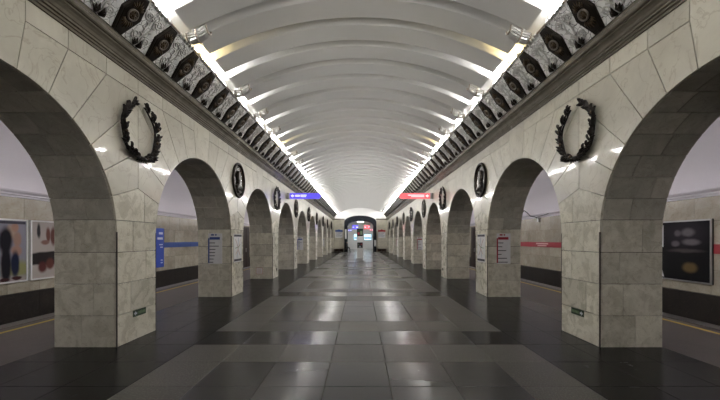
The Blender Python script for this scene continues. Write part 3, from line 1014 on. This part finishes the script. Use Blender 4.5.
# benches against the end wall
for sx, hue in ((-1, 'blue'), (1, 'red')):
    t = empty('bench', (sx * 2.8, YE - 0.27, 0))
    tag(t, 'low dark wooden bench under the %s-topped wall notice' % hue, 'bench')
    for q in range(3):
        MB().bevbox(-0.6, 0.6, -0.2 + q * 0.135, -0.2 + q * 0.135 + 0.125, 0.38, 0.43, 0.008).build('seat_slat', M['wood'], t)
    for q in (-0.5, 0, 0.5):
        MB().box(q - 0.04, q + 0.04, -0.18, 0.2, 0.0, 0.38).build('support', M['wood'], t)
    MB().box(-0.58, 0.58, 0.14, 0.19, 0.05, 0.37).build('back_board', M['wood'], t)
# wall notices with coloured heads
for sx, hue, mt in ((-1, 'blue', 'blue'), (1, 'red', 'red')):
    t = empty('wall_notice', (sx * 2.79, YE, 2.5))
    tag(t, 'pale wall notice with a %s head beside the dark portal' % hue, 'sign')
    MB().bevbox(-0.48, 0.48, -0.03, 0.0, -0.65, 0.12, 0.008).build('board', M['white'], t)
    MB().box(-0.48, 0.48, -0.036, -0.03, 0.12, 0.36).build('head', M[mt], t)
    MB().prism([(-0.2, 0.36), (0.2, 0.36), (0, 0.46)], lambda u, v, d: (u, d, v), -0.036, -0.0).build('head_peak', M[mt], t)
    for q in range(5):
        MB().box(-0.4, 0.4 - 0.12 * (q % 3), -0.034, -0.03, 0.0 - q * 0.12, 0.05 - q * 0.12).build('text_line', M['greyink'], t)
for x, z0, z1, lb in ((-1.9, 1.7, 2.95, 'tall white notice on the left jamb of the dark portal'), (1.93, 0.75, 1.55, 'small white notice on the right jamb of the dark portal')):
    t = empty('jamb_notice', (x, YE - 0.25, z0))
    tag(t, lb.replace('left jamb', 'jamb beside the seated person').replace('right jamb', 'jamb beside the red wall notice'), 'sign')
    MB().bevbox(-0.12, 0.12, -0.03, 0.0, 0, z1 - z0, 0.008).build('board', M['offwhite'], t)
    MB().box(-0.09, 0.09, -0.034, -0.03, 0.08, 0.14).build('text_line', M['greyink'], t)

# ================================================================== INFORMATION PILLAR
t = empty('information_pillar', (-0.02, 28.5, 0))
tag(t, 'white information pillar with dark call panel standing midway on the floor', 'kiosk')
MB().bevbox(-0.3, 0.3, -0.22, 0.22, 0.0, 0.06, 0.015).build('plinth', M['steel'], t)
MB().bevbox(-0.265, 0.265, -0.17, 0.17, 0.06, 1.88, 0.03).build('body', M['offwhite'], t)
cp = MB().bevbox(-0.23, 0.23, -0.185, -0.165, 0.9, 1.36, 0.006).build('call_panel', M['dark'], t)
for q in (-0.11, 0.11):
    MB().lathe([(0.05, 0.0), (0.05, 0.012), (0.03, 0.02)], lambda a, b, d: (q + a, -0.185 - d, 1.2 + b), 14).build('call_button', M['red' if q > 0 else 'palegreen'], cp)
MB().box(-0.08, 0.08, -0.19, -0.185, 0.93, 1.06).build('speaker_grille', M['greyink'], cp)
sc_ = MB().bevbox(-0.26, 0.26, -0.1, 0.1, 1.88, 2.52, 0.02).build('screen_box', M['dark'], t)
MB().box(-0.23, 0.23, -0.106, -0.1, 1.93, 2.45).build('screen', poster_mat('pillar_screen', (0.03, 0.05, 0.04), [(0, 0, 1, 1, 0.3, (0.05, 0.08, 0.06))]), sc_)
MB().box(0.02, 0.2, -0.11, -0.106, 2.0, 2.3).build('green_picture', M['palegreen'], sc_)
MB().box(-0.2, -0.03, -0.11, -0.106, 1.98, 2.2).build('red_picture', M['red'], sc_)

# ================================================================== SEATED PERSON
def person(loc, rz):
    t = empty('person', loc, rz)
    tag(t, 'person in black clothes seated beside the dark portal jamb', 'person')
    # joints (x forward, y left, z up), seat height 0.45
    J = [(0, 0, 0.55), (-0.03, 0, 0.75), (0.0, 0, 0.98), (0.02, 0, 1.06), (0.03, 0, 1.12), (0.06, 0, 1.22)]
    Rr = [0.15, 0.145, 0.155, 0.075, 0.06, 0.095]
    E = [(0, 1), (1, 2), (2, 3), (3, 4), (4, 5)]
    def chain(root, pts, rads):
        prev = root
        for p, r_ in zip(pts, rads):
            J.append(p); Rr.append(r_); E.append((prev, len(J) - 1)); prev = len(J) - 1
    for sy in (-1, 1):
        chain(0, [(0.05, sy * 0.1, 0.53), (0.44, sy * 0.12, 0.53), (0.46, sy * 0.12, 0.3), (0.44, sy * 0.12, 0.07), (0.58, sy * 0.13, 0.04)], [0.1, 0.072, 0.06, 0.042, 0.036])
        chain(2, [(0.0, sy * 0.19, 0.97), (0.06, sy * 0.24, 0.72), (0.28, sy * 0.13, 0.64), (0.36, sy * 0.09, 0.63)], [0.062, 0.048, 0.036, 0.03])
    me = bpy.data.meshes.new('body')
    me.from_pydata(J, E, [])
    o = bpy.data.objects.new('body', me); link(o, t)
    sk = o.modifiers.new('skin', 'SKIN')
    for i, r_ in enumerate(Rr):
        me.skin_vertices[0].data[i].radius = (r_, r_)
    me.skin_vertices[0].data[0].use_root = True
    o.modifiers.new('sub', 'SUBSURF').levels = 1
    o.modifiers['sub'].render_levels = 1
    me.materials.append(M['cloth'])
    hd = MB().lathe([(0.01, -0.125), (0.05, -0.11), (0.075, -0.06), (0.085, 0.0), (0.082, 0.05), (0.06, 0.1), (0.01, 0.125)], lambda a, b, d: (0.07 + a * 1.12, b, 1.24 + d), 14)
    hd.tube([(0.15, 0, 1.255), (0.185, 0, 1.225), (0.155, 0, 1.215)], [0.01, 0.016, 0.01], 6)
    for sy in (-1, 1):
        hd.tube([(0.07, sy * 0.083, 1.265), (0.06, sy * 0.096, 1.24), (0.07, sy * 0.085, 1.215)], [0.012, 0.016, 0.01], 5)
    h = hd.build('head', M['skin'], t)
    MB().lathe([(0.092, -0.02), (0.096, 0.03), (0.085, 0.085), (0.05, 0.125), (0.005, 0.135)], lambda a, b, d: (0.055 + a * 1.08, b, 1.255 + d), 14).build('hair', M['hair'], h)
    for sy in (-1, 1):
        MB().lathe([(0.002, 0.0), (0.011, 0.004), (0.009, 0.01)], lambda a, b, d: (0.153 + d, sy * 0.032 + a, 1.252 + b * 0.6), 8).build('eye', M['ink'], h)
    MB().tube([(0.15, -0.025, 1.175), (0.162, 0, 1.173), (0.15, 0.025, 1.175)], 0.007, 5).build('mouth', M['orange'], h)
    # hands with five fingers resting on the knees
    for sy in (-1, 1):
        hb = MB()
        hb.bevbox(0.345, 0.43, sy * 0.09 - 0.04, sy * 0.09 + 0.04, 0.607, 0.637, 0.01)
        for q, ln in enumerate((0.07, 0.08, 0.078, 0.06)):
            y = sy * 0.09 + (q - 1.5) * 0.021
            hb.tube([(0.425, y, 0.622), (0.425 + ln * 0.6, y, 0.625), (0.425 + ln, y, 0.607)], [0.010, 0.009, 0.007], 6)
        hb.tube([(0.37, sy * 0.09 - sy * 0.038, 0.62), (0.40, sy * 0.09 - sy * 0.068, 0.618), (0.435, sy * 0.09 - sy * 0.07, 0.612)], [0.012, 0.010, 0.008], 6)
        hb.build('hand', M['skin'], t)
    return t
sx, sy_ = -1.80, YE - 0.62
t = empty('stool', (sx, sy_, 0))
tag(t, 'small dark stool under the seated person by the portal', 'stool')
MB().bevbox(-0.2, 0.2, -0.2, 0.2, 0.37, 0.41, 0.012).build('seat', M['wood'], t)
for a in (-1, 1):
    for b in (-1, 1):
        MB().tube([(a * 0.17, b * 0.17, 0.0), (a * 0.15, b * 0.15, 0.37)], 0.018, 6).build('leg', M['dark'], t)
person((sx, sy_, 0.0), 0.0)

# ================================================================== WREATHS AND MEDALLIONS
def leaf(mb, base, direc, norm, L, W):
    """bent pointed leaf, thick enough to stand off the wall"""
    d = Vector(direc).normalized(); n = Vector(norm).normalized(); w = d.cross(n)
    b = Vector(base)
    st = [(0.0, 0.25, 0.0), (0.3, 0.9, 0.03), (0.55, 1.0, 0.045), (0.8, 0.6, 0.04), (1.0, 0.03, 0.015)]
    vs = []
    for q, ww, hh in st:
        c = b + d * (L * q)
        h = n * (hh * L / 0.16)
        vs += [c - w * (W * ww * 0.5) + h * 0.4, c + h * 1.0 + n * 0.012, c + w * (W * ww * 0.5) + h * 0.4, c - n * 0.008 + h * 0.2]
    fs = []
    for i in range(4):
        for k in range(4):
            k2 = (k + 1) % 4
            fs.append((i * 4 + k, i * 4 + k2, i * 4 + 4 + k2, i * 4 + 4 + k))
    fs.append((0, 1, 2, 3)); fs.append((16, 17, 18, 19))
    mb.add(vs, fs)

def wreath_meshes(seed):
    """in local (y, z) plane, standing off along -x (towards a nave lying at negative x)"""
    rnd = random.Random(seed)
    res = []
    nrm = Vector((-1, 0, 0))
    for sg in (-1, 1):
        mb = MB(); lf = MB(); fr = MB()
        pts = []
        for i in range(22):
            a = -PI / 2 + sg * (math.radians(166 if sg < 0 else 158) * i / 21)
            rad = 0.415 - 0.012 * math.sin(i * 0.8)
            pts.append((-0.03, rad * math.cos(a) * 0.97, rad * math.sin(a) * 1.02))
        mb.tube(pts, [0.028 - 0.0008 * i for i in range(22)], 6)
        top = len(pts) - 1
        for i in range(1, 22):
            if i % 3 == 0 and i > 3: continue
            p = Vector(pts[i]); tdir = (Vector(pts[i]) - Vector(pts[i - 1])).normalized()
            rout = Vector((0, p.y, p.z)).normalized()
            full = 1.0 if i < 17 else 0.85
            for ang, out, ln in ((0.55, 1, 0.14), (0.55, -1, 0.115), (0.1, 1, 0.135)):
                ang += rnd.uniform(-0.18, 0.18)
                d = tdir * math.cos(ang) + rout * (out * math.sin(ang)) + nrm * rnd.uniform(0.05, 0.3)
                leaf(lf, p + nrm * rnd.uniform(0.0, 0.03), d, nrm, ln * full * rnd.uniform(0.85, 1.15), 0.06 * rnd.uniform(0.8, 1.15))
            if i % 4 == 2:
                c = p + nrm * 0.05 + rout * rnd.uniform(-0.03, 0.03)
                fr.lathe([(0.004, -0.03), (0.02, -0.015), (0.023, 0.0), (0.02, 0.016), (0.004, 0.03)], lambda a, b, d, c=c: (c.x + a, c.y + b, c.z + d), 7)
        res.append((mb.mesh('stem', M['wreath']), lf.mesh('leaves', M['wreath']), fr.mesh('acorns', M['bronze_brown'])))
    kb = MB()
    for q in range(-2, 3):
        kb.tube([(-0.05, 0, -0.40), (-0.085, 0.03 * q, -0.43), (-0.05, 0.06 * q, -0.475)], [0.02, 0.028, 0.008], 5)
    return res, kb.mesh('tie', M['wreath'])
WM, TIE = wreath_meshes(3)

def wreath(loc, rz, label, group):
    t = empty('wreath', loc, rz)
    tag(t, label, 'wreath', group)
    for st, lv, ac in WM:
        b = place('branch', st, t)
        tag(place('leaves', lv, b), kind='stuff')
        tag(place('acorns', ac, b), kind='stuff')
    place('tie', TIE, t)
    return t

def medallion_meshes():
    f = lambda a, b, d: (-d, a, b)
    rim = [f(0.435 * math.cos(2 * PI * i / 40), 0.47 * math.sin(2 * PI * i / 40), 0.04) for i in range(40)]
    m1 = MB().tube(rim, 0.036, 8, closed=True).mesh('rim', M['bronze'])
    g = lambda a, b, d: (-d, a, b * 1.08)
    m2 = MB().lathe([(0.43, 0.0), (0.42, 0.03), (0.36, 0.018), (0.2, 0.012), (0.02, 0.012)], g, 40).mesh('dish', M['silverdark'])
    # plain draped bust in relief
    mb = MB()
    bust = [(-0.27, -0.30), (-0.20, -0.17), (-0.08, -0.09), (-0.075, -0.02), (-0.12, 0.05), (-0.135, 0.15), (-0.09, 0.25), (0.0, 0.29), (0.09, 0.25),
            (0.125, 0.15), (0.10, 0.04), (0.06, -0.03), (0.075, -0.10), (0.2, -0.17), (0.26, -0.30), (0.1, -0.38), (-0.12, -0.38)]
    mb.prism(bust, f, 0.012, 0.075, cham=0.03)
    m3 = mb.mesh('bust_relief', M['bronze'])
    mb = MB()
    for q in range(5):
        a0 = -0.2 + q * 0.09
        mb.tube([f(a0, -0.17 - 0.01 * q, 0.075), f(a0 + 0.06, -0.27, 0.085), f(a0 + 0.05, -0.35, 0.07)], [0.012, 0.02, 0.01], 5)
    m4 = mb.mesh('drapery_folds', M['silverdark'])
    c = [f(0.36 * math.cos(2 * PI * i / 36), 0.39 * math.sin(2 * PI * i / 36), 0.03) for i in range(36)]
    m5 = MB().tube(c, 0.012, 5, closed=True).mesh('inner_ring', M['bronze_brown'])
    return m1, m2, m3, m4, m5
M['silverdark'] = plain('polished_dark_bronze', (0.13, 0.12, 0.115), 0.22, 0.9)
MEDM = medallion_meshes()
def medallion(loc, rz, label, group):
    t = empty('medallion', loc, rz)
    tag(t, label, 'medallion', group)
    for nm, me in zip(('rim', 'dish', 'bust_relief', 'drapery_folds', 'inner_ring'), MEDM):
        o = place(nm, me, t)
    return t

for s, side, hue in SIDES:
    rz = 0.0 if s > 0 else PI
    NTH = ('first', 'second', 'third', 'fourth', 'fifth', 'sixth')
    for j in range(0, 9):
        y = P0 + j * PER
        where = '%s pylon %s the %s hanging sign' % ((NTH[2 - j], 'before', hue) if j < 3 else (NTH[j - 3], 'beyond', hue))
        # the nave side: local -x points to the nave
        if j % 2 == 0:
            wreath((s * HW, y, 3.28), rz, 'dark bronze open-topped wreath above the ' + where, 'wreaths on the arcade with the %s hanging sign' % hue)
        else:
            medallion((s * HW, y, 3.27), rz, 'oval bronze relief medallion above the ' + where, 'medallions on the arcade with the %s hanging sign' % hue)
    wreath((s * XO, P0 + PER, 3.0), PI - rz, 'bronze wreath on the platform face of the arcade, opposite the %s strip' % hue, None)

# ================================================================== HANGING BLADE SIGNS
for s, side, hue in SIDES:
    ys = A0 + 3 * PER
    t = empty('hanging_sign', (s * HW, ys, 3.67))
    tag(t, '%s lit blade sign with rounded tip projecting from the arcade wall' % hue, 'sign')
    MB().bevbox(min(0, -s * 0.14), max(0, -s * 0.14), -0.08, 0.08, -0.15, 0.15, 0.02).build('bracket', M['steel'], t)
    L = 1.62
    pts = [(-s * 0.12, -0.135), (-s * 0.12, 0.135)]
    tip = [( -s * (L - 0.1 + 0.1 * math.sin(PI * q / 8)), 0.135 * math.cos(PI * q / 8)) for q in range(9)]
    outl = [(-s * 0.12, 0.135)] + tip + [(-s * 0.12, -0.135)]
    MB().prism(outl, lambda u, v, d: (u, d, v), -0.05, 0.05, cham=0.012).build('body', M['bluelit' if hue == 'blue' else 'redlit'], t)
    for fy, nm in ((-1, 'front'), (1, 'back')):
        y_ = fy * 0.052
        lm = M['whitelit' if hue == 'blue' else 'pinklit']
        F = lambda u, v, d: (-s * u, y_ + fy * d * 0.004, v)
        MB().prism([(0.2, 0), (0.29, 0.08), (0.29, 0.03), (0.35, 0.03), (0.35, -0.03), (0.29, -0.03), (0.29, -0.08)], F, 0, 1).build('arrow', lm, t)
        if hue == 'blue':
            rows_ = [(0.41, 0.62, -0.035, 0.05), (0.66, 0.95, 0.01, 0.055), (0.66, 0.92, -0.05, -0.015)]
        else:
            rows_ = [(0.42, 1.2, 0.01, 0.06), (0.42, 1.05, -0.055, -0.015)]
        for a, b, z0, z1 in rows_:
            MB().prism([(a, z0), (b, z0), (b, z1), (a, z1)], F, 0, 1).build('lettering', lm, t)

# ================================================================== SHEETS AND MAPS ON PYLONS
ORD = {1: 'second pylon before', 4: 'second pylon beyond', 7: 'fifth pylon beyond'}
for s, side, hue in SIDES:
    for j in (1, 4, 7):
        yf = P0 + j * PER - PL / 2
        t = empty('route_sheet', (s * 3.94, yf, 0.91))
        tag(t, 'white route sheet with %s head on the %s the %s hanging sign' % (hue, ORD[j], hue), 'sign')
        MB().bevbox(-0.19, 0.19, -0.012, 0.0, 0, 0.83, 0.004).build('board', M['white'], t)
        mi = 1 if s > 0 else 1
        MB().box(-0.19, -0.155, -0.015, -0.012, 0.02, 0.70).build('line_stripe', M[hue], t)
        MB().box(-0.15, 0.13, -0.015, -0.012, 0.66, 0.73).build('head_bar', M[hue], t)
        for q, (a, b) in enumerate(((-0.11, -0.03), (0.0, 0.04))):
            MB().box(a, b, -0.015, -0.012, 0.77, 0.81).build('symbol', M[hue], t)
        if j != 7:
            for q in range(7 if hue == 'blue' else 6):
                z = 0.57 - q * (0.088 if hue == 'blue' else 0.105)
                ln = [0.15, 0.25, 0.16, 0.15, 0.14, 0.11, 0.1][q] if hue == 'blue' else [0.14, 0.11, 0.22, 0.09, 0.24, 0.26][q]
                MB().box(-0.15, -0.15 + ln, -0.015, -0.012, z - 0.010, z + 0.010).build('text_line', M['ink'], t)
    # line map on the nave face of the pylon with the medallion
    t = empty('line_map', (s * HW, P0 + PER - 0.01, 0.93))
    tag(t, 'white network map with dark head and foot bars beside the %s route sheet' % hue, 'sign')
    fx = -s
    def bx(mb, y0, y1, z0, z1, d0, d1):
        a, b = sorted((fx * d0, fx * d1)); return mb.box(a, b, y0, y1, z0, z1)
    bx(MB(), -0.31, 0.31, 0, 0.8, 0, 0.012).build('board', M['white'], t)
    bx(MB(), -0.29, 0.29, 0.725, 0.785, 0.012, 0.015).build('head_bar', M['ink'], t)
    bx(MB(), -0.29, 0.29, 0.03, 0.09, 0.012, 0.015).build('foot_bar', M['ink'], t)
    for q, (mt, pts) in enumerate((('red', [(-0.2, 0.65), (-0.05, 0.5), (0.02, 0.35), (0.18, 0.18)]), ('blue', [(0.05, 0.7), (0.0, 0.45), (-0.02, 0.3), (-0.08, 0.12)]),
                                   ('palegreen', [(-0.22, 0.4), (0.0, 0.42), (0.2, 0.5)]), ('orange', [(0.2, 0.66), (0.05, 0.4), (-0.18, 0.22)]))):
        mb = MB()
        for (ya_, za), (yb_, zb) in zip(pts[:-1], pts[1:]):
            dv = Vector((yb_ - ya_, zb - za)).normalized(); w = Vector((-dv.y, dv.x)) * 0.009
            x_ = fx * (0.0145 + 0.0005 * q)
            mb.add([(x_, ya_ + w.x, za + w.y), (x_, yb_ + w.x, zb + w.y), (x_, yb_ - w.x, zb - w.y), (x_, ya_ - w.x, za - w.y)], [(0, 1, 2, 3)])
        mb.build('route_line', M[mt], t)

    # green exit sign low on the first pylon
    ysn = P0 + 0.03 if s < 0 else P0 + 0.03
    t = empty('exit_sign', (s * HW, ysn, 0.36))
    tag(t, 'small dark green arrow sign low on a pylon of the %s-sign arcade' % hue, 'sign')
    bx(MB(), -0.155, 0.155, 0, 0.1, 0, 0.008).build('plate', M['green'], t)
    mb = MB()
    F = lambda u, v, d: (fx * (0.008 + d * 0.003), u, v)
    mb.prism([(-0.14, 0.05), (-0.10, 0.085), (-0.10, 0.064), (-0.07, 0.064), (-0.07, 0.036), (-0.10, 0.036), (-0.10, 0.015)], F, 0, 1)
    mb.build('arrow', M['paleblue'], t)
    for q in range(5):
        a = -0.035 + q * 0.036
        bx(MB(), a, a + 0.024, 0.03, 0.072, 0.008, 0.011).build('lettering', M['palegreen'], t)
    # wall socket on the third pylon
    t = empty('wall_socket', (s * HW, P0 + 2 * PER + 0.17, 0.28))
    tag(t, 'small dark wall socket low on the pylon just before the %s hanging sign' % hue, 'socket')
    bx(MB(), -0.05, 0.05, 0, 0.1, 0, 0.02).build('plate', M['dark'], t)
    for q in (-0.02, 0.02):
        MB().tube([(fx * 0.02, q, 0.05), (fx * 0.026, q, 0.05)], 0.008, 8).build('pin_hole', M['greyink'], t)

# notice on the third pylon
t = empty('framed_notice', (-4.03, P0 + 2 * PER - PL / 2, 0.19))
tag(t, 'small orange-framed notice low on the pylon before the blue hanging sign', 'sign')
MB().bevbox(-0.14, 0.14, -0.012, 0.0, 0, 0.26, 0.004).build('board', M['white'], t)
for a, b, c, d in ((-0.14, 0.14, 0.24, 0.26), (-0.14, 0.14, 0, 0.02), (-0.14, -0.12, 0.02, 0.24), (0.12, 0.14, 0.02, 0.24)):
    MB().box(a, b, -0.018, -0.012, c, d).build('frame_bar', M['orange'], t)
for q in range(4):
    MB().box(-0.08, 0.08, -0.016, -0.012, 0.055 + q * 0.045, 0.067 + q * 0.045).build('text_line', M['orange'], t)

# ================================================================== TRACK WALL FITTINGS
def wallbox(s, y0, y1, z0, z1, d0, d1):
    a, b = sorted((s * (XW - d0), s * (XW - d1)))
    return MB().box(a, b, y0, y1, z0, z1)
# colour strips
t = empty('name_strip', (-XW + 0.002, 16.1, 1.2)); tag(t, 'long blue strip along the track wall beyond the tall blue sign', 'sign')
for i in range(8):
    a = 16.1 + i * 1.25
    MB().box(0.0, 0.025, a - 16.1 + 0.003, a - 16.1 + 1.247, 0, 0.25).build('strip_plate', M['blue'], t)
for nm, ya_, n in (('long red strip along the track wall with pale lettering', 11.0, 12), ('short red strip on the track wall by the dark billboard', 6.4, 2)):
    t = empty('name_strip', (XW - 0.002, ya_, 1.2)); tag(t, nm, 'sign')
    for i in range(n):
        MB().box(-0.025, 0.0, i * 1.25 + 0.003, i * 1.25 + 1.247, 0, 0.25).build('strip_plate', M['red'], t)
    if n > 2:
        MB().box(-0.028, -0.025, 16.75 - ya_, 17.9 - ya_, 0.14, 0.20).build('lettering', M['palered'], t)
        MB().box(-0.028, -0.025, 16.9 - ya_, 17.75 - ya_, 0.045, 0.095).build('lettering', M['palered'], t)
# tall blue sign
t = empty('tall_sign', (-XW, 15.6, 0.3)); tag(t, 'tall blue information sign on the track wall at the end of the blue strip', 'sign')
MB().bevbox(0.0, 0.06, -0.45, 0.45, 0, 1.8, 0.01).build('board', plain('vivid_blue_board', (0.03, 0.075, 0.42), 0.4), t)
for z, w in ((1.52, 0.3), (1.28, 0.42), (1.02, 0.28), (0.9, 0.2), (0.3, 0.16), (0.18, 0.16)):
    MB().box(0.06, 0.064, 0.33 - w, 0.33, z, z + (0.1 if z > 1.2 else 0.05)).build('lettering', M['paleblue'], t)
# niche doors
for s, side, hue in SIDES:
    d = wallbox(s, 26.6, 28.35, -1.0, 2.62, -0.03, 0.05).build('door_' + ('2' if s < 0 else '3'), M['brown'])
    tag(d, kind='structure')
    for a in (26.75, 27.55):
        wallbox(s, a, a + 0.65, -0.9, 2.5, 0.05, 0.07).build('door_panel', M['brown'], d)
    wallbox(s, 27.42, 27.46, 0.6, 0.9, 0.05, 0.12).build('handle', M['steel'], d)

# billboards
def billboard(s, y0, y1, z0, z1, mat, label, name='billboard'):
    t = empty(name, (s * XW, (y0 + y1) / 2, (z0 + z1) / 2))
    tag(t, label, 'billboard')
    hy, hz = (y1 - y0) / 2, (z1 - z0) / 2
    fx = -s
    def bb(ya, yb, za, zb, d0, d1):
        a, b = sorted((fx * d0, fx * d1)); return MB().box(a, b, ya, yb, za, zb)
    bb(-hy, hy, -hz, hz, 0.002, 0.04).build('backing', M['offwhite' if s < 0 else 'dark'], t)
    bb(-hy + 0.04, hy - 0.04, -hz + 0.04, hz - 0.04, 0.04, 0.046).build('print', mat, t)
    for a, b, c, d in ((-hy, hy, hz - 0.04, hz), (-hy, hy, -hz, -hz + 0.04), (-hy, -hy + 0.04, -hz + 0.04, hz - 0.04), (hy - 0.04, hy, -hz + 0.04, hz - 0.04)):
        bb(a, b, c, d, 0.04, 0.065).build('frame_bar', M['offwhite' if s < 0 else 'steel'], t)
    return t
# left: blurred couple, then shoes (local y runs away from the camera)
DK = (0.012, 0.011, 0.016)
pm1 = poster_mat('couple_print', (0.26, 0.26, 0.31), [
    (0.9, -0.5, 0.4, 0.22, 0.5, (0.26, 0.27, 0.12)), (0.2, -0.8, 1.3, 0.14, 0.4, (0.34, 0.31, 0.30)),
    (0.70, 0.50, 0.13, 0.2, 0.35, (0.42, 0.31, 0.24)), (0.80, 0.62, 0.09, 0.12, 0.35, (0.40, 0.24, 0.18)), (0.86, 0.30, 0.10, 0.2, 0.35, (0.34, 0.22, 0.17)),
    (0.56, 0.28, 0.17, 0.34, 0.3, DK), (0.56, -0.35, 0.13, 0.5, 0.3, DK), (0.84, 0.0, 0.14, 0.14, 0.35, (0.36, 0.22, 0.17)),
    (0.80, -0.36, 0.12, 0.34, 0.3, (0.015, 0.02, 0.05)), (0.84, -0.73, 0.14, 0.05, 0.3, (0.06, 0.02, 0.02)), (0.52, -0.76, 0.12, 0.05, 0.3, (0.05, 0.02, 0.02)),
    (-0.3, 0.1, 0.4, 0.6, 0.5, (0.1, 0.09, 0.1))])
t = billboard(-1, 7.2, 9.48, 0.42, 2.12, pm1, 'billboard with a blurred print of two embracing people on the track wall')
MB().box(0.046, 0.05, -1.08, 1.08, 0.72, 0.79).build('head_line', M['ink'], t)
pm2 = poster_mat('shoe_print', (0.44, 0.40, 0.37), [
    (0.0, -0.25, 1.6, 0.2, 0.15, (0.025, 0.022, 0.022)), (-0.72, 0.56, 0.055, 0.2, 0.4, (0.03, 0.028, 0.03)),
    (-0.42, 0.44, 0.075, 0.22, 0.35, (0.16, 0.065, 0.05)), (-0.52, 0.22, 0.13, 0.07, 0.35, (0.24, 0.13, 0.11)), (-0.25, 0.4, 0.09, 0.27, 0.35, (0.13, 0.05, 0.04)),
    (-0.60, -0.50, 0.14, 0.16, 0.35, (0.10, 0.03, 0.028)), (-0.36, -0.42, 0.13, 0.16, 0.35, (0.13, 0.045, 0.035)), (0.3, -0.45, 0.2, 0.16, 0.35, (0.13, 0.045, 0.035)), (0.3, 0.3, 0.2, 0.2, 0.35, (0.13, 0.045, 0.035))])
t = billboard(-1, 9.56, 11.5, 0.42, 2.12, pm2, 'billboard with a blurred print of brown shoes and boots on the track wall')
pm3 = poster_mat('dark_print', (0.004, 0.0035, 0.005), [
    (-0.05, 0.55, 0.6, 0.4, 0.8, (0.022, 0.018, 0.024)),
    (0.18, 0.50, 0.10, 0.09, 0.45, (0.10, 0.09, 0.10)), (-0.12, 0.53, 0.18, 0.11, 0.45, (0.13, 0.12, 0.13)),
    (0.25, 0.20, 0.12, 0.08, 0.45, (0.11, 0.10, 0.11)), (-0.22, 0.25, 0.24, 0.09, 0.45, (0.13, 0.12, 0.13)),
    (-0.05, 0.0, 0.45, 0.05, 0.6, (0.06, 0.05, 0.05)), (-0.18, -0.47, 0.2, 0.14, 0.4, (0.13, 0.09, 0.035))], 0.5)
t = billboard(1, 8.92, 10.5, 0.38, 2.12, pm3, 'dark billboard with blurred pale lettering and a gold patch on the track wall')
MB().prism([(0.62, -0.8), (0.75, -0.8), (0.75, -0.4)], lambda u, v, d: (-d, u, v), 0.046, 0.052).build('torn_corner', M['white'], t)
MB().box(-0.052, -0.046, 0.64, 0.70, 0.1, 0.76).build('pale_edge', M['white'], t)

# bracket with curved arm on the right track wall
t = empty('wall_bracket', (XW - 0.03, 17.55, 2.62)); tag(t, 'thin curved bracket arm on the track wall moulding above the red strip', 'bracket')
MB().bevbox(-0.1, 0.0, -0.07, 0.07, -0.12, 0.1, 0.01).build('wall_plate', M['steel'], t)
pts = [(-0.1, 0.0, 0.06), (-0.2, 0.1, 0.14), (-0.3, 0.35, 0.2), (-0.4, 0.55, 0.42), (-0.45, 0.72, 0.52), (-0.45, 0.9, 0.5)]
MB().tube(pts, 0.022, 6).build('arm', M['dark'], t)
MB().tube([(-0.45, 0.86, 0.5), (-0.46, 1.0, 0.47)], [0.05, 0.065], 8).build('lens_head', M['dark'], t)
MB().tube([(-0.12, 0.1, 0.12), (-0.15, -1.1, 0.22)], 0.018, 6).build('stay_rod', M['dark'], t)
